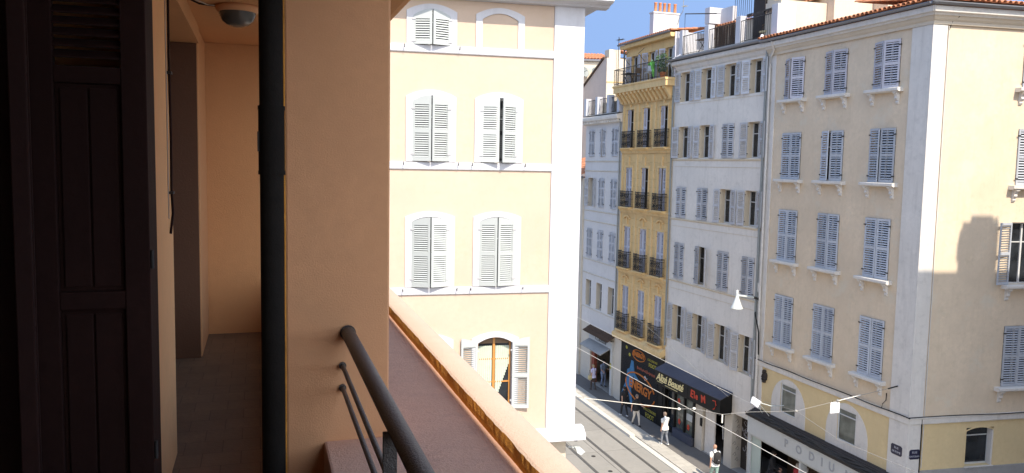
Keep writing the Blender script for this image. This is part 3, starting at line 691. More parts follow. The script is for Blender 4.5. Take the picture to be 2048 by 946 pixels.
pm = MB(); pm.tube([(-7.2, .0, 19.72), (-7.55, -.25, 19.5), (-7.9, -.4, 19.2)], .05, 10); pm.build('overflow_pipe', 'white', wb)
tagless = None
# terrace furniture
def folding_table(name, label, L, w=.8, h=.74, mat='wood', group=None):
    t = thing(name, label, 'table', L, group)
    MB().box(-w/2, w/2, -.3, .3, h-.03, h).build('tabletop', mat, t)
    for s in (-1, 1):
        MB().tube([(-w*.4, s*.24, 0), (w*.3, s*.24, h-.03)], .016, 6).build('leg', 'iron', t)
        MB().tube([(w*.4, s*.22, 0), (-w*.3, s*.22, h-.03)], .016, 6).build('leg', 'iron', t)
    return t
folding_table('folding_table', 'folding table on the white building\'s roof terrace behind its left railing', FW @ T((-5.75, .55, 19.62)), 1.1)
rs = thing('reed_screen', 'dark brown reed screen behind the middle railing of the roof terrace', 'screen', FW @ T((-3.55, .2, 19.62)))
g = MB(); r_ = random.Random(2)
for k in range(70):
    x = -.9+k*.026; g.tube([(x, r_.random()*.02, 0), (x+r_.uniform(-.02, .02), r_.random()*.02, 1.0+r_.random()*.12)], .012, 4)
g.build('reeds', 'reed', rs)
for x in (-.9, .9): MB().box(x-.02, x+.02, -.01, .05, 0, 1.15).build('post', 'wood', rs)
wc = thing('wicker_armchair', 'wicker armchair on the roof terrace behind the right-hand railing', 'chair', FW @ T((-1.0, .62, 19.62)) @ RZ(20))
MB().box(-.3, .3, -.28, .28, .36, .44).build('seat', 'straw', wc)
g = MB()
for k in range(13):
    a = math.pi*k/12; g.tube([(.34*math.cos(a), .05+.3*math.sin(a), .2), (.38*math.cos(a), .05+.36*math.sin(a), .72+.2*math.sin(a))], .012, 5)
g.tube([(.38*math.cos(math.pi*k/12), .05+.36*math.sin(math.pi*k/12), .72+.2*math.sin(math.pi*k/12)) for k in range(13)], .024, 6); g.build('backrest', 'wood', wc)
for sx in (-1, 1):
    for sy in (-1, 1): MB().tube([(sx*.27, sy*.24, 0), (sx*.27, sy*.24, .38)], .018, 6).build('leg', 'wood', wc)
aw = thing('shade_awning', 'ragged dark shade canopy over the right bay of the roof terrace', 'awning', FW @ T((-1.2, .35, 20.5)))
g = MB(); r_ = random.Random(4)
for k in range(16):
    x = -.9+k*.12; d = .1+.1*math.sin(k*1.7)+r_.random()*.1
    g.add([(x, -.1, .42), (x+.12, -.1, .43), (x+.12, .9, .62), (x, .9, .6), (x, -.12, .42-d), (x+.12, -.11, .42-d*.7)], [(0, 1, 2, 3), (0, 4, 5, 1)])
g.build('canopy', 'cloth_dark', aw)
for x in (-.88, .95): MB().tube([(x, .85, -.88), (x, .85, .6)], .018, 6).build('pole', 'iron', aw)
# ---------------- shops of the white building
MB().box(-7.7, -7.56, 0, .5, .1, 2.75).build('shop_pillar', 'whitewall', wb)
MB().box(-4.58, -3.96, -.02, .5, .1, 2.75).build('shop_pillar', 'greybeige', wb)
MB().box(-2.1, -1.5, -.03, .5, .1, 2.75).build('shop_pillar', 'greybeige', wb)
MB().box(-.34, -.002, -.03, .5, .1, 2.75).build('shop_pillar', 'greybeige', wb)
MB().box(-3.88, -3.06, .1, .16, .12, 2.7).build('white_door', 'whitewall', wb)
MB().box(-4.1, -3.94, -.06, -.02, 1.35, 1.75).build('intercom', 'black', wb)
MB().box(-7.7, -.02, 2.5, 10.9, 0, 2.74).build('ground_floor_core', 'dark', wb)
MB().box(-7.69, -.01, -.0, 2.5, .02, .12).build('shop_floor', 'concrete', wb)
dr = MB().box(-1.49, -.35, .5, .56, .12, 2.75).build('street_door', 'soot', wb)
gm = MB(); r_ = random.Random(8)
for k in range(9):
    x = -1.3+r_.random()*.75; z = .5+r_.random()*1.9; p = [(x, .49, z)]
    for i in range(5): x += r_.uniform(-.13, .15); z += r_.uniform(-.2, .2); p.append((max(-1.45, min(-.4, x)), .49, z))
    gm.tube(p, .014, 4)
gm.build('graffiti', 'plate_text', dr)
gm = MB()
for k in range(8):
    z = .5+k*.26; y = .1+r_.random()*.2
    gm.tube([(-1.497, y-.08, z), (-1.497, y+.04, z+.12), (-1.497, y+.1, z-.02), (-1.497, y, z-.05)], .01, 4)
gm.build('graffiti', 'soot', wb)
# beauty shop front
bs = MB()
for a, b in ((-7.56, -7.4), (-6.5, -6.38), (-5.56, -5.44), (-4.72, -4.58)): bs.box(a, b, -.1, .1, .12, 2.75)
bs.box(-7.4, -4.72, -.09, .09, 2.35, 2.75); bs.box(-7.4, -6.5, -.02, .02, .12, .3)
sf = bs.build('shopfront', 'black', wb)
MB().box(-6.38, -4.58, -.22, .05, .12, .55).build('window_plinth', 'navy', sf)
MB().box(-7.4, -6.5, .12, .13, .3, 2.35).build('door_glass', 'pane', sf)
MB().box(-6.38, -5.56, .0, .01, .55, 2.35).build('shop_window', 'pane_soft', sf)
MB().box(-5.44, -4.72, .0, .01, .55, 2.35).build('shop_window', 'pane_soft', sf)
MB().box(-5.4, -4.8, -.012, -.004, 1.25, 1.6).build('window_poster', 'podium', sf)
for x, z in ((-6.15, 2.0), (-6.05, .95), (-5.2, .9)):
    g = MB()
    for k in range(5):
        a = k*1.256; g.ell((x+.07*math.cos(a), -.01, z+.09*math.sin(a)), (.06, .006, .07), 8)
    g.build('window_sticker', 'red_text', sf)
MB().box(-3.05, -2.1, 1.6, 1.65, .12, 2.75).build('shop_back_wall', 'dark', wb)
# box canopy sign
cn = MB(); pr = [(0, 3.68), (-.62, 3.42), (-.65, 3.38), (-.65, 2.66), (-.6, 2.62), (0, 2.66)]
cn.prism(pr, -7.55, -1.62, 'x'); cs = cn.build('box_canopy', 'black', wb)
MB().prism([(0.0, 3.69), (-.63, 3.43), (-.66, 3.385), (-.66, 3.36), (0, 3.64)], -7.56, -4.3, 'x').build('canopy_top', 'navy', cs)
MB().prism([(0.0, 3.695), (-.63, 3.435), (-.663, 3.39), (-.663, 3.36), (0, 3.64)], -4.295, -1.61, 'x').build('canopy_top', 'navy', cs)
MB().box(-4.47, -4.43, -.662, -.65, 2.66, 3.36).build('panel_joint', 'dark', cs)
text('Aliz\u00e9 Beaut\u00e9', .56, 'gold_text', cs, T((-6.1, -.66, 3.05)), ext=.008, shear=.35, space=.92, bold=.008)
MB().box(-7.3, -6.75, -.664, -.652, 2.80, 2.825).box(-6.5, -5.3, -.664, -.652, 2.76, 2.785).build('underline', 'gold_text', cs)
for ch, x, s_, dz, rz in (('E', -3.98, .52, 0, 6), ('l', -3.76, .5, .0, -4), ('e', -3.56, .44, -.02, 5), ('M', -3.0, .5, 0, -8), ('?', -2.1, .42, .0, -20)):
    if ch == '?':
        g = MB(); g.tube([(.0, 0, .2), (.2, 0, .22), (.26, 0, .05), (.16, 0, -.14), (.05, 0, -.2)], .022, 6); g.build('lettering', 'red_text', cs, T((x-.1, -.665, 3.0)))
    else: text(ch, s_, 'red_text', cs, T((x, -.66, 3.02+dz)) @ RY(rz), ext=.008, bold=.012)
# clothes in the doorway
cr = thing('clothes_rack', 'rack of hanging clothes in the dark shop doorway beside the white door', 'clothes rack', FW @ T((-2.55, .55, .12)))
g = MB(); g.tube([(-.35, 0, 0), (-.35, 0, 1.7), (.4, 0, 1.7), (.4, 0, 0)], .018, 6); g.build('rail', 'iron', cr)
for k, mt in enumerate(('c_white', 'c_black', 'straw', 'c_teal', 'c_lilac', 'red')):
    x = -.25+k*.11; g = MB(); g.prism([(-.2, 1.62), (.2, 1.62), (.17, .95+.1*(k % 3)), (-.16, .9+.1*(k % 2))], x-.03, x+.03, 'x'); g.build('garment', mt, cr, bevel=.02)

# ================================================================== golden building
FG = T((8.268, 42.468, 0)) @ RZ(-71)
gb = thing('stone_building', 'narrow golden stone building with black iron balconies, attic terrace and row of chimney pots', 'building', FG)
GC = [-4.86, -2.94, -1.0]; gw = .86
rowsG = [(15.05, 17.25), (11.66, 13.95), (8.13, 10.55), (4.45, 7.08)]
holes = [(x-gw/2, x+gw/2, *rw) for rw in rowsG for x in GC]
mb = MB(); wall(mb, -5.8, 0, 3.9, 17.7, holes, .3, mr=1); mb.box(-5.8, -.002, .5, 11, 0, 20.8); mb.build('wall', ['gold', 'goldtrim'], gb)
for r, (z0, z1) in enumerate(rowsG):
    for c, x in enumerate(GC):
        a = (3, 0)
        if r == 0: a = (2, None)
        if (r, c) == (1, 1): a = (3, None)
        if (r, c) == (1, 2): a = (16, 0)
        window(gb, I4, x, z0, gw, z1-z0, .26, a, 'sh_gold', pitch=.07, shy=.08)
        # surround with small hood relief
        g = MB(); q = gw/2
        for s in (-1, 1): g.box(min(s*q, s*(q+.11)), max(s*q, s*(q+.11)), -.04, 0, z0, z1)
        g.box(-q-.11, q+.11, -.04, 0, z1, z1+.12)
        if r >= 2:
            for k in range(9):
                t = -1+k/4; g.ell((t*.34, -.06, z1+.48+.12*(1-t*t)), (.07, .05, .05), 7)
            g.box(-.06, .06, -.07, 0, z1+.12, z1+.5)
        else: g.box(-.06, .06, -.06, 0, z1+.12, z1+.62); g.box(-.5, .5, -.03, 0, z1+.3, z1+.35)
        g.build('window_surround', 'goldtrim', gb, T((x, 0, 0)))
        # balcony
        top = (16.0, 12.58, 9.1, 5.48)[r]; w2 = .55; d = .26
        bz = MB().prism([(0, z0-.12), (-.2, z0-.12), (-.3, z0-.04), (-.34, z0-.03), (-.34, z0+.02), (0, z0+.02)], -w2-.06, w2+.06, 'x').build('balcony', 'goldtrim', gb, T((x, -.001, 0)))
        g = MB(); zb = z0+.06
        for zz, rr in ((top, .022), (top-.14, .012), (zb, .014), ((zb+top)/2, .01)):
            g.tube([(-w2, 0, zz), (-w2, -d, zz), (w2, -d, zz), (w2, 0, zz)], rr, 5)
        n = 11
        for k in range(n+1):
            xx = -w2+2*w2*k/n; g.tube([(xx, -d, zb), (xx, -d, top)], .012, 4)
        for k in range(4):
            for s in (-1, 1): g.tube([(s*w2, -d*k/4, zb), (s*w2, -d*k/4, top)], .011, 4)
        for k in range(6):
            xx = -w2+2*w2*(k+.5)/6
            for zz in (zb+.2, zb+.62):
                g.tube([(xx+.085*math.cos(t*math.pi/4), -d-.008, zz+.13*math.sin(t*math.pi/4)) for t in range(9)], .014, 4)
                g.tube([(xx-.07, -d-.008, zz-.1), (xx+.07, -d-.008, zz+.1)], .012, 4)
        for xx in (-w2, w2):
            g.tube([(xx, -d, zb-.1), (xx, -d, top+.04)], .02, 5)
        g.build('railing', 'iron', bz)
for z in (14.93, 11.52, 7.98): MB().prism([(0, z-.16), (-.05, z-.16), (-.08, z-.04), (-.16, z), (-.18, z+.06), (0, z+.1)], -5.8, -.01, 'x').build('string_course', 'goldtrim', gb)
for x in (-5.72, -3.9, -1.97, -.09):
    for a, b in ((15.1, 17.5), (11.7, 14.7), (8.15, 11.3), (4.5, 7.78)): MB().box(x-.09, x+.09, -.035, 0, a, b).build('pilaster_strip', 'goldtrim', gb)
MB().prism([(0, 3.86), (-.3, 3.9), (-.34, 4.0), (-.34, 4.18), (-.1, 4.36), (0, 4.36)], -5.8, -.02, 'x').build('shop_cornice', 'goldtrim', gb)
g = MB(); g.prism([(0, 17.55), (-.08, 17.55), (-.1, 17.62), (0, 17.65)], -5.8, -.02, 'x'); g.box(-5.95, .12, -.62, .3, 18.2, 18.5)
g.prism([(-.62, 18.5), (-.68, 18.55), (-.68, 18.62), (.3, 18.62), (.3, 18.5)], -6.0, .15, 'x'); g.prism([(0, 17.7), (-.15, 17.74), (-.2, 18.2), (0, 18.2)], -5.8, -.02, 'x'); g.build('cornice', 'goldtrim', gb)
for k in range(13):
    x = -5.65+k*.455
    MB().prism([(-.12, 18.2), (-.58, 18.2), (-.58, 18.08), (-.47, 18.02), (-.37, 17.86), (-.26, 17.72), (-.2, 17.6), (-.12, 17.6)], x-.1, x+.1, 'x').build('console', 'goldtrim', gb)
mb = MB(); wall(mb, -5.65, -.15, 18.62, 20.72, [(x-.42, x+.42, 18.66, 20.25) for x in (-4.5, -2.55, -.65)], .25); mb.build('attic_wall', 'gold', gb)
for x in (-4.5, -2.55, -.65): window(gb, I4, x, 18.66, .84, 1.59, .2, (160, 165), 'sh_gold', pitch=.09, shy=0)
gm = MB(); gm.prism([(.2, 20.72), (-.3, 20.72), (-.34, 20.82), (-.34, 20.92), (.2, 20.92)], -5.85, -.05, 'x'); gm.build('attic_cornice', 'goldtrim', gb)
gm = MB(); gutter(gm, -5.9, -.02, -.42, 20.98, .07); gm.build('gutter', 'zinc', gb)
tm = MB(); tiles(tm, -5.9, -.05, -.38, 21.0, 2.2, rad(6)); tm.build('roof', 'tile', gb)
MB().prism([(-.1, 19.4), (11, 19.4), (11, 20.9), (-.1, 20.95)], .0, .03, 'x').build('party_wall', 'white', gb)
ch = MB().box(-5.18, -4.74, 1.2, 2.85, 20.9, 22.78).box(-5.22, -4.7, 1.16, 2.89, 22.78, 22.86).build('chimney_stack', 'white', gb)
for k in range(5):
    y = 1.42+k*.29+(.1 if k == 4 else 0)
    MB().lathe([(.09, 0), (.1, .02), (.085, .06), (.08, .48), (.095, .5), (.095, .54), (.07, .54), (.07, .1)], (-4.95, y, 22.86), 12).build('chimney_pot', 'pot', ch)
g = MB(); g.tube([(0, 0, 0), (.05, .1, .5), (.3, .15, .75), (.32, .15, 1.5), (-.1, .1, 1.55)], .018, 5)
g.tube([(.32, .15, .95), (.7, .1, 1.0)], .012, 5); g.tube([(-.25, .1, 1.5), (.5, .2, 1.6)], .014, 5)
for k in range(7): g.tube([(-.2+k*.1, -.05, 1.5+k*.012), (-.2+k*.1, .3, 1.5+k*.012)], .007, 4)
for k in range(5): g.tube([(.42+k*.07, -.05, .97), (.42+k*.07, .25, .97)], .007, 4)
g.build('aerial', 'pipe', gb, T((-4.7, 2.75, 22.2)))
pm = MB(); pm.tube([(-5.72, -.1, 20.8), (-5.72, -.05, 18.6)], .05, 8); pm.build('drainpipe', 'zinc', gb)
g = MB(); X0, X1, YY = -5.92, .08, -.6
g.tube([(X0, .2, 19.55), (X0, YY, 19.55), (X1, YY, 19.55)], .022, 5); g.tube([(X0, .2, 18.72), (X0, YY, 18.72), (X1, YY, 18.72)], .014, 5)
for k in range(56): x = X0+(X1-X0)*k/55; g.tube([(x, YY, 18.64), (x, YY, 19.55)], .009 if k % 11 else .02, 4)
for k in range(6): g.tube([(X0, YY+.85*k/6, 18.64), (X0, YY+.85*k/6, 19.55)], .009, 4)
g.build('terrace_railing', 'iron', gb)
g = MB()
for x in (-5.0, -3.2): g.tube([(x, 0, 19.7), (x, -.5, 20.2), (x+1.0, -.68, 20.35)], .014, 5)
g.build('awning_arm', 'iron', gb)
folding_table('terrace_table', 'dark round-edged table on the golden building\'s attic terrace', FG @ T((-4.55, -.35, 18.62)) @ RZ(5), .8, .62, 'iron')
def chair(L, label, mat='iron'):
    t = thing('terrace_chair', label, 'chair', L)
    MB().box(-.2, .2, -.2, .2, .42, .45).build('seat', mat, t); MB().box(-.2, .2, .17, .2, .55, .85).build('backrest', mat, t)
    for sx in (-1, 1):
        for sy in (-1, 1): MB().tube([(sx*.18, sy*.18, 0), (sx*.18, sy*.18, .9 if sy > 0 else .43)], .014, 5).build('leg', mat, t)
chair(FG @ T((-3.75, -.3, 18.62)) @ RZ(-80), 'brown chair beside the dark table on the attic terrace', 'wood')
chair(FG @ T((-2.3, -.3, 18.62)) @ RZ(30), 'white garden chair on the attic terrace next to the potted plant', 'c_white')
pl = thing('potted_plant', 'tall bushy green plant in a pot at the right end of the attic terrace', 'plant', FG @ T((-.55, -.4, 18.62)))
MB().lathe([(0, 0), (.14, 0), (.19, .3), (.2, .3), (.17, .28), (0, .26)]).build('pot', 'pot', pl)
g = MB(); r_ = random.Random(9)
for k in range(420):
    a = r_.random()*6.28; h = r_.random(); q = (.18+.3*math.sin(h*2.6))*r_.random()**.5
    p = Vector((q*math.cos(a)*1.5-.1, q*math.sin(a)*.6, .3+h*.95)); u = Vector((r_.uniform(-1, 1), r_.uniform(-1, 1), r_.uniform(-.3, 1))).normalized()*.08; w = u.cross(Vector((r_.random(), r_.random(), r_.random()))).normalized()*.03
    g.add([p-u, p+w, p+u, p-w], [(0, 1, 2, 3)])
g.build('leaves', 'leaf', pl)
pa = thing('folded_parasol', 'folded lime green parasol leaning on the attic terrace railing', 'parasol', FG @ T((-1.35, -.5, 18.62)) @ RY(-14))
MB().tube([(0, 0, 0), (0, 0, 1.1)], .018, 6).build('pole', 'c_white', pa)
g = MB(); g.lathe([(.03, .12), (.07, .3), (.1, .7), (.13, .95), (.05, 1.02), (.02, 1.05)], n=9)
g.box(-.42, .1, -.05, .12, .93, 1.0); g.build('canopy', 'lime', pa)
# ENERGY shop
MB().box(-5.8, -5.02, -.04, .5, .1, 3.88).build('shop_pillar', 'greybeige', gb, bevel=.01)
sp = MB().box(-5.0, -.02, -.08, .48, .12, 3.87).build('shop_panel', 'blackshutter', gb)
g = MB()
for k in range(34):
    z = .2+k*.083; g.prism([(-.082, z), (-.105, z+.02), (-.105, z+.05), (-.082, z+.075)], -4.75, -.55, 'x')
g.build('roller_shutter', 'blackshutter', sp)
g = MB(); g.prism([(0, 4.02), (-.3, 3.88), (-.1, 3.84), (0, 3.84)], -4.95, -.02, 'x'); g.build('shutter_box', 'black', sp)
def ellipse(cx, cz, a, b, r, mat, y=-.11, gap=None, tilt=0):
    pts = []
    for k in range(41):
        t = 2*math.pi*k/40+(gap or 0)
        if gap and k > 37: break
        x = a*math.cos(t); z = b*math.sin(t); c, s = math.cos(tilt), math.sin(tilt); pts.append((cx+x*c-z*s, y, cz+x*s+z*c))
    MB().tube(pts, [(r, r)]*len(pts), 6).build('painted_ring', mat, sp)
ellipse(-2.8, 3.38, .74, .3, .028, 'orange_text', -.085)
text('ENERGY', .36, 'orange_text', sp, T((-2.8, -.09, 3.40)), ext=.008, bold=.014)
ellipse(-2.5, 1.55, 1.72, .80, .045, 'orange_text', -.11, .35, -.08)
text('ENERGY', .70, 'orange_text', sp, T((-2.5, -.11, 1.56)) @ RY(3), ext=.012, bold=.02)
text("L'ACCESSOIRE", .17, 'yellow_text', sp, T((-1.2, -.09, 3.42)), ext=.006); text('FOOT', .3, 'yellow_text', sp, T((-1.2, -.09, 3.14)), ext=.006, bold=.006)
text("L'ACCESSOIRE", .22, 'yellow_text', sp, T((-1.3, -.11, .62)), ext=.006); text('FOOT', .36, 'yellow_text', sp, T((-1.3, -.11, .3)), ext=.006, bold=.006)
MB().prism([(-3.62, 2.95), (-3.35, 2.94), (-3.2, 2.3), (-2.7, 2.0), (-3.1, 1.95), (-3.35, 2.1), (-3.55, 1.2), (-3.3, .4), (-3.6, .45), (-4.05, 1.35), (-4.75, .75), (-4.2, 1.65), (-4.1, 2.3), (-3.8, 2.45)], -.112, -.1, 'y').build('painted_figure', 'blue_paint', sp)
g = MB(); r_ = random.Random(1)
for k in range(16):
    x = -2.9+k*.14; g.box(x, x+.09, -.112, -.1, 2.62+r_.uniform(-.03, .03), 2.74+r_.uniform(-.02, .05))
g.build('worn_writing', 'faded_red', sp)
g = MB(); g.prism([(-2.15, 2.3), (-1.95, 2.45), (-1.8, 2.32), (-1.65, 2.36), (-1.8, 2.2), (-1.95, 2.16)], -.112, -.1, 'y'); g.build('white_mark', 'plate_text', sp)
for x, z in ((-4.3, 3.55), (-3.9, 3.2)):
    g = MB(); g.ell((x, -.085, z), (.13, .01, .1), 10); g.build('painted_dot', 'yellow_text', sp)

# ================================================================== grey building
FQ = T((6.370, 47.978, 0)) @ RZ(-72.75)
qb = thing('terraced_building', 'pale grey building with a balustraded terrace beyond the golden stone building', 'building', FQ)
QC = [-4.55, -2.82, -1.0]; qw = .86
rowsQ = [(14.6, 16.3), (11.42, 13.24), (8.14, 10.0), (4.95, 6.65)]
holes = [(x-qw/2, x+qw/2, *rw) for rw in rowsQ for x in QC]
mb = MB(); wall(mb, -5.6, 0, 3.8, 16.6, holes, .32, mr=1); mb.box(-5.6, -.002, .5, 11, 3.8, 17.2); mb.build('wall', ['grey', 'greybeige'], qb)
for r, (z0, z1) in enumerate(rowsQ):
    for c, x in enumerate(QC):
        a = None if r == 3 else (3, 2)
        if (r, c) == (1, 0): a = (172, 165)
        if (r, c) == (0, 1): a = (12, 0)
        window(qb, I4, x, z0, qw, z1-z0, .3, a, 'sh_grey', pitch=.08, shy=0, panels=2 if r in (0, 3) else 3)
for z in (14.3, 11.15, 8.0, 4.85, 7.1, 10.5, 13.7): MB().prism([(0, z-.05), (-.03, z-.03), (-.05, z), (-.03, z+.04), (0, z+.05)], -5.6, -.01, 'x').build('string_course', 'greybeige', qb)
g = MB(); g.prism([(0, 16.6), (-.12, 16.62), (-.14, 16.78), (-.36, 16.82), (-.4, 16.95), (-.4, 17.05), (0, 17.15)], -5.9, -.01, 'x')
for k in range(22): g.box(-5.75+k*.26, -5.64+k*.26, -.3, -.1, 16.64, 16.8)
g.build('cornice', 'whitewall', qb)
MB().box(-5.6, -.02, -.25, 11, 17.16, 17.2).build('roof_terrace', 'concrete', qb)
for x in (-5.45, -3.62, -1.85, -.35): MB().box(x-.16, x+.16, -.18, .18, 17.2, 18.3).build('terrace_pier', 'white', qb)
g = MB(); r_ = random.Random(6)
for a, b in ((-5.29, -3.78), (-3.46, -2.01), (-1.69, -.51)):
    for zz in (17.28, 18.15): g.tube([(a, 0, zz), (b, 0, zz)], .02, 5)
    n = 10
    for k in range(1, n): x = a+(b-a)*k/n; g.tube([(x, 0, 17.28), (x, -.05, 17.5), (x, .02, 17.9), (x, 0, 18.15)], .014, 4)
g.build('terrace_railing', 'iron', qb)
MB().box(-5.2, -.6, .3, .34, 17.22, 17.95).build('windbreak', 'lit', qb)
pm = MB(); pm.tube([(-.12, -.3, 17), (-.12, -.1, 16.7), (-.12, -.08, 4.2)], .05, 8); pm.build('drainpipe', 'pipe', qb)
MB().box(-5.6, -3.95, -.0, .5, .1, 3.79).build('shop_pillar', 'greybeige', qb)
MB().box(-.36, -.01, -.0, .5, .1, 3.79).build('shop_pillar', 'greybeige', qb)
MB().box(-.62, -.37, -.1, .2, .12, 2.96).build('shop_jamb', 'podium', qb)
sg = MB().box(-3.95, -.37, -.12, .3, 2.96, 3.42).build('shop_sign', 'podium', qb)
text("1 L'homme", .4, 'black', sg, T((-2.1, -.125, 3.19)), ext=.006, shear=.3)
MB().box(-3.94, -.38, .0, .4, 3.43, 3.79).build('shop_lintel', 'greybeige', qb)
MB().prism([(-.1, 2.95), (-.75, 2.62), (-.75, 2.56), (-.1, 2.9)], -3.95, -.64, 'x').build('awning', 'concrete', qb)
tm = MB(); tiles(tm, -4.0, -.3, -.5, 3.42, .62, rad(32), pitch=.2, course=.3); tm.build('tile_canopy', 'reed', qb)
MB().box(-3.9, -.6, 2.6, 2.7, 0, 2.95).box(-5.5, -.1, 2.8, 10.9, 0, 3.79).build('shop_back_wall', 'dark', qb)
MB().box(-3.94, -3.5, .1, .3, .12, 2.6).build('red_doorpost', 'faded_red', qb)
MB().box(-5.58, -.02, .0, 2.6, .02, .12).build('shop_floor', 'concrete', qb)
MB().box(-.58, -.42, -.112, -.102, 1.75, 2.1).build('shop_notice', 'yellow_text', qb)
g = MB(); g.box(-4.8, -.2, 1.8, 5, 17.21, 18.75); g.build('terrace_back_wall', 'lit', qb)
tm = MB(); tiles(tm, -4.9, -.1, 1.6, 18.75, 2.2, rad(14)); tm.build('roof', 'tile', qb)
pn = thing('potted_shrub', 'dark leafy shrub on the grey building terrace under the golden attic terrace', 'plant', FQ @ T((-.9, .9, 17.2)))
MB().lathe([(0, 0), (.16, 0), (.22, .35), (.18, .33), (0, .3)]).build('pot', 'pot', pn)
g = MB(); r_ = random.Random(19)
for k in range(260):
    a = r_.random()*6.28; h = r_.random(); q = .42*math.sin(.4+h*2.4)*r_.random()**.5
    p = Vector((q*math.cos(a)*1.3, q*math.sin(a), .35+h*1.1)); u = Vector((r_.uniform(-1, 1), r_.uniform(-1, 1), r_.uniform(-.3, 1))).normalized()*.09; w = u.cross(Vector((r_.random(), r_.random(), r_.random()))).normalized()*.035
    g.add([p-u, p+w, p+u, p-w], [(0, 1, 2, 3)])
g.build('leaves', 'leaf', pn)
# ---------------- houses behind
lb = thing('low_building', 'low beige building with dark tiled eave beyond the grey building', 'building', FQ @ T((-5.62, 0, 0)))
MB().box(-9, 0, -.12, 10, 0, 13.2).build('wall', 'greybeige', lb)
MB().prism([(-.12, 13.2), (-.5, 13.15), (-.5, 13.3), (-.12, 13.34)], -9, .0, 'x').build('eave', 'zinc', lb)
tm = MB(); tiles(tm, -9, -.1, -.5, 13.36, 5, rad(16)); tm.build('roof', 'tile', lb)
for x in (-1.1, -3.2, -5.4):
    for z in (10.2, 6.8, 3.6): MB().box(x-.42, x+.42, -.15, -.121, z, z+1.7).build('shutter', 'sh_grey', lb)
for x in (-1.2, -3.6): MB().box(x-.7, x+.7, -.14, -.121, .1, 2.4).build('shop_door', 'dark', lb)
FP = T((7.55, 68, 0)) @ RZ(-72.5)
pb = thing('gabled_house', 'tall pinkish house with a sloping gable wall and sunlit side behind the grey building', 'house', FP)
MB().prism([(-7, 0), (0, 0), (0, 22.9), (-.5, 22.9), (-5.2, 20.75), (-7, 20.2)], 0, 8, 'y').build('wall', 'pink', pb)
MB().prism([(-.45, 22.9), (-5.25, 20.72), (-5.3, 20.86), (-.5, 23.06)], -.12, 8, 'y').build('coping', 'reed', pb)
MB().box(.0, .03, .0, 8, 0, 22.88).build('side_wall', 'lit', pb)
MB().box(-.9, .0, .2, 1.2, 22.9, 23.6).build('chimney_stack', 'lit', pb)
tm = MB(); tiles(tm, -.9, .0, 1.25, 23.5, 2.2, rad(-8)); tm.build('roof', 'tile', pb)
g = MB(); g.tube([(.3, .9, 20.5), (.3, .9, 24.6)], .03, 5); g.tube([(.0, .9, 24.3), (.75, 1.1, 24.45)], .015, 4); g.tube([(.0, 1.1, 24.55), (.7, .8, 24.2)], .015, 4)
for k in range(6): g.tube([(.1+k*.11, .7, 24.35), (.1+k*.11, 1.3, 24.4)], .01, 4)
g.build('aerial', 'iron', pb)
MB().box(.04, .8, 1.9, 3.9, 0, 22.4).build('side_wing', 'white', pb)
MB().box(.2, .6, 2.2, 2.6, 22.4, 23.2).build('chimney_stack', 'soot', pb)
MB().box(.031, .07, 0, 3, 20.9, 21.0).build('string_course', 'goldtrim', pb)
bb = thing('distant_building', 'distant cream building with orange tiled roof and satellite dishes', 'building', T((2, 75, 0)) @ RZ(8))
MB().box(-3, 6.6, 0, 12, 0, 23.55).build('wall', 'lit', bb)
MB().box(-3.2, 6.8, -.25, 12.2, 23.56, 23.7).build('eave', 'zinc', bb)
tm = MB(); tiles(tm, -3.2, 6.8, -.3, 23.72, 4, rad(14), pitch=.3, r=.12, course=1.3); tm.build('roof', 'tile', bb)
for x, z in ((4.25, 22.5), (5.3, 22.45)):
    g = MB(); g.lathe([(0, 0), (.2, .02), (.38, .08), (.5, .15), (.51, .15), (.39, .07), (.2, .0)], n=20)
    d = g.build('satellite_dish', 'pipe', bb, T((x, -.4, z)) @ RZ(30) @ RX(70))
    MB().tube([(0, 0, 0), (0, .0, .45)], .02, 5).tube([(0, 0, 0), (0, -.3, -.3)], .02, 5).build('dish_arm', 'iron', d)
MB().prism([(3.3, 0), (4.0, 0), (4.0, 20.4), (3.3, 20.6)], -2, -.01, 'y').build('chimney_stack', 'pink', bb)
# ---------------- neighbour across the side street (outside the frame, its shadow falls on the yellow building)
nbld = thing('neighbouring_building', 'tall rendered building opposite the yellow corner building across the side street', 'building', T((15.66, 17.68, 0)) @ RZ(12.6))
MB().box(.6, 22, -12, 0, 0, 22.15).build('wall', 'yellow', nbld)
MB().box(3.30, 4.72, -.7, -.01, 22.15, 23.85).box(3.20, 3.32, -.5, -.02, 23.1, 23.6).box(3.62, 4.45, -.6, -.03, 23.85, 24.1).build('stair_tower', 'lit', nbld)
for x in (4.5, 4.65): MB().lathe([(.06, 0), (.05, .3), (.07, .33), (.04, .33)], (x, -.2, 23.84), 10).build('chimney_pot', 'pot', nbld)
for x in (2.2, 5.2, 8.2):
    for z in (6.6, 10.2, 13.6, 17): MB().box(x-.6, x+.6, .005, .05, z, z+2).build('shutter', 'sh_blue', nbld)

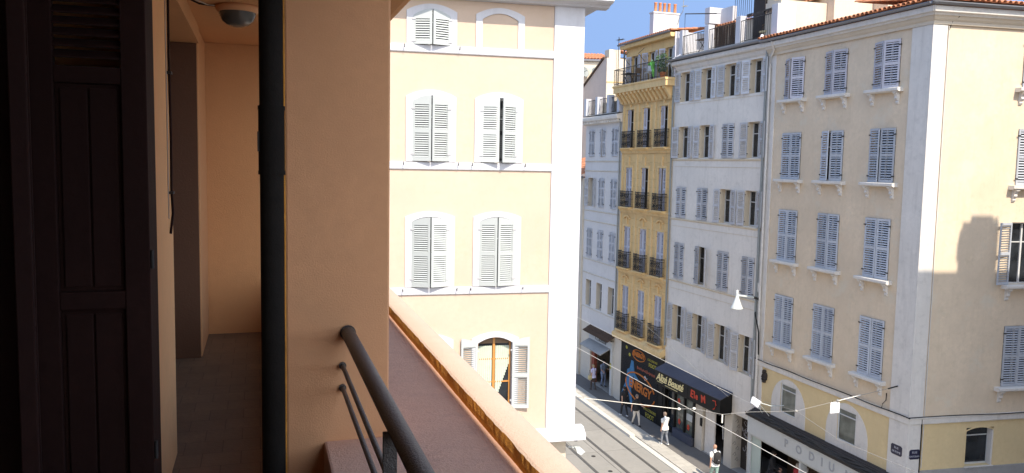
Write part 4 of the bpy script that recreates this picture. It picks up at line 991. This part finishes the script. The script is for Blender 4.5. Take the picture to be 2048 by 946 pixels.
# ================================================================== ground, street, rails
FT = T((6.93, 36.43, 0)) @ RZ(17.7)
def sheet(name, mat, pts, z, L=I4):
    mb = MB(); mb.add([(x, y, z) for x, y in pts], [tuple(range(len(pts)))]); o = mb.build(name, mat, None, L); o['kind'] = 'structure'; return o
sheet('ground', 'road', [(-900, -900), (900, -900), (900, 900), (-900, 900)], -.02)
sheet('road', 'road', [(-9.6, -60), (3.4, -60), (3.4, 80), (-9.6, 80)], -.012, FT)
sheet('tram_bed', 'slab', [(-4.95, -60), (.80, -60), (.80, 80), (-4.95, 80)], -.004, FT)
def slab(name, mat, x0, x1, y0, y1, z0, z1): 
    o = MB().box(x0, x1, y0, y1, z0, z1).build(name, mat, None, FT, bevel=.01); o['kind'] = 'structure'; return o
slab('pavement', 'paving', 1.11, 1.9, -11, 60, -.3, .10); slab('pavement', 'asphalt', 1.903, 5.2, -11, 60, -.3, .102)
slab('kerb', 'kerb', .80, 1.107, 4.6, 60, -.3, .14); slab('kerb', 'kerb', .80, 1.107, -11, 4.597, -.3, .04)
slab('kerb', 'kerb', -5.3, -4.95, -20, 60, -.3, .12); slab('pavement', 'paving', -9.4, -5.303, -20, 60, -.3, .10)
for x in (0, -1.40, -2.78, -4.18):
    t = thing('tram_rail', {0: 'tram rail nearest the shop pavement', -1.40: 'second tram rail from the shop pavement', -2.78: 'third tram rail from the shop pavement, nearest the parapet corner in view', -4.18: 'fourth tram rail, farthest from the shop pavement'}[x], 'rail', FT @ T((x, 0, 0)), 'tram rails')
    MB().box(-.085, .085, -60, 80, -.06, .0).build('rail_bedding', 'darkgroove', t)
    MB().box(-.055, -.005, -60, 80, -.05, .006).build('rail_head', 'steel', t)
MB().box(-.735, -.71, -60, 80, -.03, .002).build('expansion_joint', 'darkgroove', None, FT @ T((-.98, 0, 0)))['kind'] = 'structure'
sd = MB(); 
for i, (x, y) in enumerate(((-2.1, 4.9), (-2.1, 2.6), (-2.12, .6), (-2.1, -1.2), (1.6, -1.4))):
    o = MB().lathe([(0, .012), (.1, .01), (.11, 0), (.11, -.05)], (0, 0, 0), 14).build('ground_stud', 'iron', None, FT @ T((x, y, .1 if x > 1 else 0)))
    tag(o, ['dark round stud between the tracks, farthest', 'dark round stud between the tracks, second farthest', 'dark round stud between the tracks, third farthest', 'dark round stud between the tracks, nearest the camera', 'dark round cover in the pale pavement by the shops'][i], 'cover', 'round ground covers')

# ================================================================== wires, lamps, sign on wire
def wire(name, label, cat, pts, r, mat='wire', sag=0, group=None):
    P = []
    for i in range(len(pts)-1):
        a, b = Vector(pts[i]), Vector(pts[i+1])
        for k in range(8): t = k/8; P.append(a.lerp(b, t)-Vector((0, 0, sag*4*t*(1-t))))
    P.append(Vector(pts[-1])); o = MB().tube(P, r, 6).build(name, mat); return tag(o, label, cat, group)
wire('overhead_wire', 'tram contact wire passing in front of the ENERGY shutter down to the pale shop fascia', 'wire', [(-3.0, 55.2, 5.6), (3.09, 37.13, 5.6), (6.45, 27.4, 5.6), (12, 11, 5.6)], .009, 'rod', .0, 'tram overhead wires')
wire('overhead_wire', 'tram contact wire running just above the dark box canopy of the shops', 'wire', [(.9, 53, 5.75), (5.11, 40.04, 5.6), tuple(FY @ Vector((-4.3, -.4, 3.75)))], .007, 'rod', .0, 'tram overhead wires')
sw = thing('span_wire', 'cross-street span wire with white insulator rods anchored to the yellow corner pilaster', 'wire', I4)
MB().tube([(13.36, 27.45, 6.63), (9.56, 26.44, 6.0), (7.97, 26.24, 6.0), (6.97, 25.91, 6.0), (6.18, 26.5, 6.0), (5.64, 26.43, 6.0)], .007, 6).build('cable', 'wire', sw)
MB().tube([(5.64, 26.43, 6.0), (2.6, 27.5, 6.0)], .012, 8).build('insulator_rod', 'rod', sw)
MB().tube([(2.6, 27.5, 6.0), (.2, 28.2, 6.05)], .01, 6).build('cable', 'wire', sw)
MB().tube([(11.95, 27.08, 6.4), (11.15, 26.86, 6.265)], .014, 8).build('insulator_rod', 'rod', sw)
for p in ((5.66, 26.43, 6.0), (6.18, 26.5, 6.0), (11.1, 26.85, 6.26), (9.56, 26.44, 6.0)): MB().ell(p, (.06, .06, .045), 8).build('clamp', 'rod' if p[0] < 9 else 'wire', sw)
MB().tube([(13.37, 27.44, 6.64), (13.0, 27.34, 6.57)], .025, 6).build('anchor', 'iron', sw)
MB().tube([(6.97, 25.91, 6.0), (6.97, 25.91, 5.72)], .025, 6).build('dropper', 'rod', sw)
wire('support_wire', 'thin wire branching from the span wire junction towards the lower right past the arched windows', 'wire', [(9.56, 26.44, 6.0), (10.2, 24.4, 5.72), (11.45, 22.2, 5.6), (16, 14.5, 5.5)], .007)
wire('support_wire', 'thin wire from the square floodlight up to the span wire junction', 'wire', [tuple(FY @ Vector((-2.6, -1.0, 4.4))), (9.56, 26.44, 6.0)], .006)
wire('support_wire', 'faint thin wire strung along the beige wall above the box canopy', 'wire', [(9.45, 34.3, 4.2), (6.6, 41, 6.2)], .006)
ws = thing('wire_sign', 'small white square sign reading 21 hung on the span wire', 'sign', T((11.0, 26.82, 6.03)) @ RZ(18))
MB().prism([(-.17, -.19), (.17, -.19), (.19, -.17), (.19, .15), (.15, .19), (-.15, .19), (-.19, .15), (-.19, -.17)], -.006, .006, 'y').build('panel', 'signwhite', ws)
text('21', .22, 'letter_grey', ws, T((0, -.008, 0)), ext=.002)
for s in (-.1, .1): MB().tube([(s, 0, .18), (s, 0, .25)], .008, 5).build('hook', 'iron', ws)
# street lamp on an arm
sl = thing('street_lamp', 'white conical street lamp on an arm fixed between the white and yellow buildings', 'street lamp', FW @ T((.12, 0, 8.3)))
Hx, Hy = .16, -1.35
MB().tube([(0, 0, 0), (.02, -.42, .14)], .055, 8).build('arm_socket', 'iron', sl)
MB().tube([(.02, -.40, .13), (Hx, Hy, .28)], .05, 10).build('arm', 'lampwhite', sl)
MB().lathe([(.0, .52), (.045, .5), (.05, .3), (.075, .2), (.2, -.14), (.27, -.27), (.27, -.3), (.25, -.3), (.19, -.13), (.0, .1)], (Hx, Hy, 0), 24).build('lamp_shade', 'lampwhite', sl)
MB().tube([(-.05, -.06, .75), (-.05, -.06, .35)], .09, 8).build('junction_box', 'trim', sl)
MB().tube([(-.25, -.05, -.55), (-.1, -.2, -.6), (.12, -.25, -.95), (.15, -.15, -1.4), (.12, -.1, -2.4)], .03, 6).build('cable', 'black', sl)
fd = thing('floodlight', 'square white floodlight held out on stays above the left end of the shop canopy', 'floodlight', FY @ T((-2.72, -1.3, 4.5)))
MB().add([(-.3, -.02, .0), (.3, -.02, -.06), (.26, -.16, -.26), (-.2, -.16, -.2), (-.3, .04, .03), (.3, .04, -.03), (.26, -.1, -.3), (-.2, -.1, -.24)], [(0, 1, 2, 3), (7, 6, 5, 4), (0, 4, 5, 1), (1, 5, 6, 2), (2, 6, 7, 3), (3, 7, 4, 0)]).build('lamp_head', 'signwhite', fd, bevel=.01)
MB().tube([(.1, .0, -.1), (.15, .6, -.3), (.1, 1.28, -.35)], .022, 6).build('arm', 'lampwhite', fd)
MB().tube([(-.1, .0, -.1), (-.6, .75, -.85)], .01, 5).tube([(.2, .0, -.15), (-.2, .8, -.85)], .01, 5).build('stay', 'lampwhite', fd)

# ================================================================== people
def ring_tube(mb, pts, n=12):
    """pts: (x,y,z,rx,ry) rings lofted with horizontal-ish section following the segment"""
    vs = []; fs = []
    P = [Vector(p[:3]) for p in pts]
    for i, p in enumerate(P):
        d = (P[min(i+1, len(P)-1)]-P[max(i-1, 0)]).normalized()
        yv = Vector((0, 1, 0)) if abs(d.y) < .9 else Vector((0, 0, 1))
        u = yv.cross(d).normalized(); w = d.cross(u).normalized()
        for k in range(n):
            t = 2*math.pi*k/n; vs.append(p+u*math.cos(t)*pts[i][3]+w*math.sin(t)*pts[i][4])
    for i in range(len(P)-1):
        for k in range(n): fs.append((i*n+k, i*n+(k+1) % n, (i+1)*n+(k+1) % n, (i+1)*n+k))
    mb.add(vs, fs); mb.add(vs[:n], [tuple(range(n))]); mb.add(vs[-n:], [tuple(range(n))])
def person(label, pos, az, height=1.7, shirt='c_white', trousers='c_denim', hair='hair_dark', shoes='c_black', sleeve=.5, stride=.22, arms=((-18, 10), (20, 25)),
           hair_len=0, skirt=False, lean=3, group=None, skinm='skin', build_=1.0, bare_legs=False, cat='person', name='person'):
    k = height/1.75
    root = thing(name, label, cat, T(pos) @ RZ(-az) @ Matrix.Scale(k, 4), group)
    b = build_
    segs = []  # (points, region)
    hipz = .93-abs(stride)*.12
    def limb(pts, reg): segs.append((pts, reg))
    lx = math.tan(rad(lean))
    def sp(z): return lx*(z-hipz)
    limb([(0, 0, hipz-.08, .145*b, .11*b), (0, 0, hipz+.02, .165*b, .12*b)], 'leg')
    limb([(0, 0, hipz+.0, .162*b, .118*b), (0, sp(1.1), 1.08, .14*b, .10*b), (0, sp(1.25), 1.26, .165*b, .115*b), (0, sp(1.38), 1.385, .175*b, .105*b), (0, sp(1.45), 1.45, .11*b, .075), (0, sp(1.49), 1.49, .06, .058)], 'torso')
    limb([(0, sp(1.47), 1.46, .056, .056), (0, sp(1.55)+.01, 1.56, .052, .054)], 'skin')
    hy = sp(1.6)+.025
    limb([(0, hy-.01, 1.545, .045, .05), (0, hy+.005, 1.57, .06, .075), (0, hy, 1.62, .074, .094), (0, hy-.005, 1.67, .077, .098), (0, hy-.01, 1.715, .062, .082), (0, hy-.01, 1.745, .03, .04)], 'skin')
    limb([(0, hy+.085, 1.655, .012, .01), (0, hy+.105, 1.625, .017, .014), (0, hy+.09, 1.612, .015, .01)], 'skin')
    for s in (-1, 1): limb([(s*.078, hy-.005, 1.60, .012, .02), (s*.084, hy-.01, 1.64, .014, .024)], 'skin')
    hands = []
    for s, st_ in ((-1, stride), (1, -stride)):
        fz = .0 if st_ >= 0 else .04
        hip = Vector((s*.088, 0, hipz-.02)); foot = Vector((s*.085, st_, .085+fz)); knee = (hip+foot)/2+Vector((0, .05+.03*(st_ < 0), .02))
        limb([(*hip, .092*b, .1*b), (*(hip.lerp(knee, .5)), .083*b, .088*b), (*knee, .06, .062), (*(knee.lerp(foot, .35)), .057, .06), (*(knee.lerp(foot, .8)), .042, .045), (*foot, .04, .043)], 'leg')
        limb([(foot.x, foot.y-.05, foot.z-.04, .035, .04), (foot.x, foot.y+.03, foot.z-.045, .042, .04), (foot.x+s*.01, foot.y+.13, foot.z-.06, .043, .026), (foot.x+s*.012, foot.y+.18, foot.z-.065, .03, .018)], 'shoe')
    for (sw_, el_), s in zip(arms, (-1, 1)):
        a = rad(sw_); e = rad(el_)
        sh = Vector((s*.185*b, sp(1.41), 1.405)); up = Vector((s*.12, math.sin(a), -math.cos(a))).normalized()
        elb = sh+up*.29; fo = Vector((s*.03, math.sin(a+e), -math.cos(a+e))).normalized(); wr = elb+fo*.25
        m = sh.lerp(elb, .5)
        sl_ = 1.15
        limb([(s*.13*b, sp(1.42), 1.41, .06, .06), (*sh, .058*sl_, .06*sl_), (*m, .05*sl_, .052*sl_)], 'torso')
        limb([(*m, .046, .047), (*elb, .038, .04)], 'torso' if sleeve > .6 else 'skin')
        limb([(*elb, .038, .04), (*(elb.lerp(wr, .3)), .037, .038), (*wr, .024, .028)], 'torso' if sleeve > .9 else 'skin')
        limb([(*wr, .022, .027), (*(wr+fo*.05), .018, .04), (*(wr+fo*.09), .016, .04)], 'skin')
        hands.append((wr, fo, s))
    mb = MB()
    samples = []
    for pts, reg in segs:
        ring_tube(mb, pts)
        for i in range(len(pts)-1):
            for t in (0, .25, .5, .75, 1):
                q = [pts[i][j]*(1-t)+pts[i+1][j]*t for j in range(5)]; samples.append((Vector(q[:3]), max(q[3], q[4]), reg))
    me0 = mb.mesh('body', [skinm]); o = link('body_tmp', me0)
    md = o.modifiers.new('r', 'REMESH'); md.mode = 'VOXEL'; md.voxel_size = .0125
    sm = o.modifiers.new('s', 'SMOOTH'); sm.factor = .5; sm.iterations = 3
    dg = bpy.context.evaluated_depsgraph_get(); dg.update()
    me = bpy.data.meshes.new_from_object(o.evaluated_get(dg)); bpy.data.objects.remove(o)
    me.name = 'body'; me.materials.clear()
    for mm in (skinm, shirt, trousers, shoes): me.materials.append(M[mm])
    idx = {'skin': 0, 'torso': 1, 'leg': 2, 'shoe': 3}
    for p in me.polygons:
        c = p.center; best = min(samples, key=lambda q: (q[0]-c).length-q[1]); r = best[2]
        if r == 'leg' and bare_legs and c.z < .45: r = 'skin'
        if r == 'leg' and c.z > hipz-.02: r = 'torso'
        p.material_index = idx[r]; p.use_smooth = True
    # fingers
    fb = MB()
    for wr, fo, s in hands:
        side = Vector((0, 1, 0)) if abs(fo.y) < .7 else Vector((0, 0, 1)); side = (side-fo*side.dot(fo)).normalized(); palm = fo.cross(side)
        for j, (off, L) in enumerate(((.03, .07), (.011, .08), (-.009, .075), (-.028, .06))):
            p0 = wr+fo*.075+side*off; p1 = p0+fo*L*.5; p2 = p1+(fo*.8-palm*s*.5).normalized()*L*.5
            fb.tube([p0, p1, p2], [.0085, .0078, .006], 6)
        p0 = wr+fo*.03+side*.03; fb.tube([p0, p0+(fo*.6+side*.8).normalized()*.035, p0+(fo*.9+side*.5).normalized()*.06], [.010, .009, .007], 6)
    fm = fb.mesh('f', [skinm])
    import bmesh
    bm = bmesh.new(); bm.from_mesh(me); n0 = len(bm.faces); bm.from_mesh(fm); bm.to_mesh(me); bm.free(); bpy.data.meshes.remove(fm)
    body = link('body', me, root)
    # hair
    if hair:
        hb = MB(); n = 14
        prof = [(0, .128), (.045, .12), (.075, .085), (.089, .04), (.088, 0), (.084, -.03)]
        vs = []; 
        for r, z in prof:
            for q in range(n):
                t = 2*math.pi*q/n; yy = math.sin(t); zz = z-(hair_len*max(0, -yy+.3) if z < .05 else 0)+(.05*max(0, yy) if z < .05 else 0)
                vs.append((r*math.cos(t), hy-.008+r*1.24*yy, 1.632+zz))
        hb.add(vs, [(i*n+q, i*n+(q+1) % n, (i+1)*n+(q+1) % n, (i+1)*n+q) for i in range(len(prof)-1) for q in range(n)], 0, True); hb.build('hair', hair, root)
    # shirt tail / hem as loose cloth ring
    hb = MB(); vs = []; n = 18; rr = [(1.02, .12, 1.12), (.99, .165, 1.0), (hipz-.07, .178, 1.0)]
    for i, (z, r, _) in enumerate(rr):
        for q in range(n):
            t = 2*math.pi*q/n; w_ = 1+.03*math.sin(5*t+i); vs.append((r*b*1.06*w_*math.cos(t), sp(z)+r*b*.78*w_*math.sin(t), z))
    hb.add(vs, [(i*n+q, i*n+(q+1) % n, (i+1)*n+(q+1) % n, (i+1)*n+q) for i in range(2) for q in range(n)], 0, True); hb.build('shirt_hem', shirt, root)
    return root
ZP = .102
person('woman in a pale lilac top and dark trousers walking past the grey shop doorway', (5.24, 49.6, ZP), -40, 1.62, 'c_lilac', 'c_brown', 'hair_blond', 'c_brown', .3, .14, ((-10, 20), (8, 30)), hair_len=.07)
person('person in light blue work clothes standing inside the open shop doorway', (5.92, 50.4, .122), 150, 1.74, 'c_blue', 'c_blue', 'hair_dark', 'c_black', .9, .08, ((20, 70), (10, 60)))
person('person in all black walking by the left edge of the black ENERGY shutter', (6.45, 44.35, ZP), -20, 1.68, 'c_black', 'c_black', 'hair_dark', 'c_white', .3, .24, ((-25, 20), (22, 30)))
person('person in black top and cream trousers walking in front of the ENERGY shutter', (6.86, 42.8, ZP), 160, 1.72, 'c_black', 'c_cream', 'hair_grey', 'c_black', .4, .24, ((25, 60), (-22, 15)))
person('man in a white short-sleeved shirt and grey jeans walking past the beauty shop window', (7.86, 39.75, ZP), -30, 1.68, 'c_white', 'c_denim', 'hair_grey', 'c_white', .3, .16, ((-12, 25), (14, 20)), build_=1.12)
person('bald man in white tee and teal shorts walking with a black backpack', (9.12, 34.75, ZP), -18, 1.80, 'c_white', 'c_teal', None, 'c_black', .3, .2, ((-14, 20), (16, 25)), build_=1.1, bare_legs=True)
bp = thing('backpack', 'black backpack worn by the bald man at the bottom of the picture', 'backpack', T((9.12, 34.75, ZP)) @ RZ(18))
g = MB(); g.lathe([(0, 1.0), (.12, 1.01), (.165, 1.06), (.175, 1.2), (.165, 1.38), (.12, 1.5), (.05, 1.54), (0, 1.545)], n=20)
o = g.build('bag', 'c_black', bp, T((0, -.17, 0)) @ Matrix.Diagonal((1, .62, 1, 1)))
MB().box(-.1, .1, -.315, -.26, 1.08, 1.28).build('pocket', 'c_black', bp, bevel=.02)
MB().box(-.045, .0, -.322, -.315, 1.2, 1.225).build('zip_tab', 'plate_text', bp)
for s in (-1, 1): MB().tube([(s*.11, -.12, 1.42), (s*.12, .0, 1.52), (s*.12, .14, 1.42), (s*.14, .13, 1.2), (s*.15, -.08, 1.08)], (.022), 6).build('strap', 'c_black', bp)
hb = thing('handbag', 'straw bag hanging at the side of the woman in lilac', 'bag', T((5.02, 49.5, .78)) @ RZ(30))
MB().lathe([(0, 0), (.12, 0), (.17, .1), (.16, .25), (.13, .3), (.12, .28), (0, .05)], n=14).build('bag', 'straw', hb, Matrix.Diagonal((1, .55, 1, 1)))
MB().tube([(-.12, 0, .28), (-.06, 0, .6), (.06, 0, .6), (.12, 0, .28)], .012, 5).build('strap', 'c_brown', hb)
person('person in black jacket and grey jeans standing just inside the pale shopfront window', (11.42, 34.15, .122), 120, 1.78, 'c_black', 'c_denim', 'hair_dark', 'c_black', 1.0, .12, ((10, 40), (15, 50)), build_=1.1)
sb = thing('shoulder_bag', 'black shoulder bag of the person inside the pale shopfront', 'bag', T((11.22, 33.85, .85)) @ RZ(40))
MB().box(-.2, .2, -.06, .06, 0, .26).build('bag', 'c_black', sb, bevel=.03)
MB().tube([(-.18, 0, .24), (0, 0, .6), (.18, 0, .24)], .012, 5).build('strap', 'c_black', sb)
for i, (x, z) in enumerate(((-2.1, 0), (-1.55, 0))):
    p = FY @ Vector((x, .45, .122))
    person(['shop window mannequin in red clothes, left of the pair', 'shop window mannequin in red clothes, right of the pair'][i], tuple(p), 250, 1.7, 'red', 'red', None, 'c_black', .3, .03, ((5, 10), (5, 10)), lean=0, group='shop mannequins', skinm='c_cream', cat='mannequin', name='mannequin')

# ================================================================== light, sky, camera
SUN_AZ, SUN_EL = 157.4, 50
w = bpy.data.worlds.new('World'); sc.world = w; w.use_nodes = True
nt = w.node_tree; bg = nt.nodes['Background']; sky = nt.nodes.new('ShaderNodeTexSky'); sky.sky_type = 'NISHITA'; sky.sun_disc = False
sky.sun_elevation = rad(SUN_EL); sky.sun_rotation = rad(SUN_AZ); sky.air_density = 1.0; sky.dust_density = 6.0; sky.ozone_density = 1.5; sky.altitude = 1500
tcw = nt.nodes.new('ShaderNodeTexCoord'); va = nt.nodes.new('ShaderNodeVectorMath'); va.operation = 'ADD'; va.inputs[1].default_value = (0, 0, 1.8)
vn = nt.nodes.new('ShaderNodeVectorMath'); vn.operation = 'NORMALIZE'
nt.links.new(tcw.outputs['Generated'], va.inputs[0]); nt.links.new(va.outputs[0], vn.inputs[0]); nt.links.new(vn.outputs[0], sky.inputs[0])
nt.links.new(mixc(nt, 1.0, sky.outputs[0], (.81, .96, 1.07), 'MULTIPLY'), bg.inputs[0]); bg.inputs[1].default_value = .15
ld = bpy.data.lights.new('sun', 'SUN'); ld.energy = 2.0; ld.angle = rad(.53); ld.color = (1, .975, .95)
so = bpy.data.objects.new('sun', ld); COL.objects.link(so)
dvec = Vector((math.sin(rad(SUN_AZ))*math.cos(rad(SUN_EL)), math.cos(rad(SUN_AZ))*math.cos(rad(SUN_EL)), math.sin(rad(SUN_EL))))
so.rotation_euler = dvec.to_track_quat('Z', 'Y').to_euler(); so.location = (0, 0, 60)
cam = bpy.data.cameras.new('camera'); co_ = bpy.data.objects.new('camera', cam); COL.objects.link(co_)
cam.sensor_width = 36; cam.lens = 1625/2048*36; cam.clip_start = .05; cam.clip_end = 3000
co_.matrix_world = T((0, 0, 14)) @ RX(90-math.degrees(math.atan(144/1625))) @ RZ(1.05)
sc.camera = co_
sc.view_settings.view_transform = 'Standard'; sc.view_settings.look = 'None'; sc.view_settings.exposure = 1.68; sc.view_settings.gamma = 1; sc.view_settings.use_white_balance = True; sc.view_settings.white_balance_temperature = 7600; sc.view_settings.white_balance_tint = 10
sc.cycles.use_denoising = True; sc.cycles.max_bounces = 10; sc.cycles.diffuse_bounces = 6
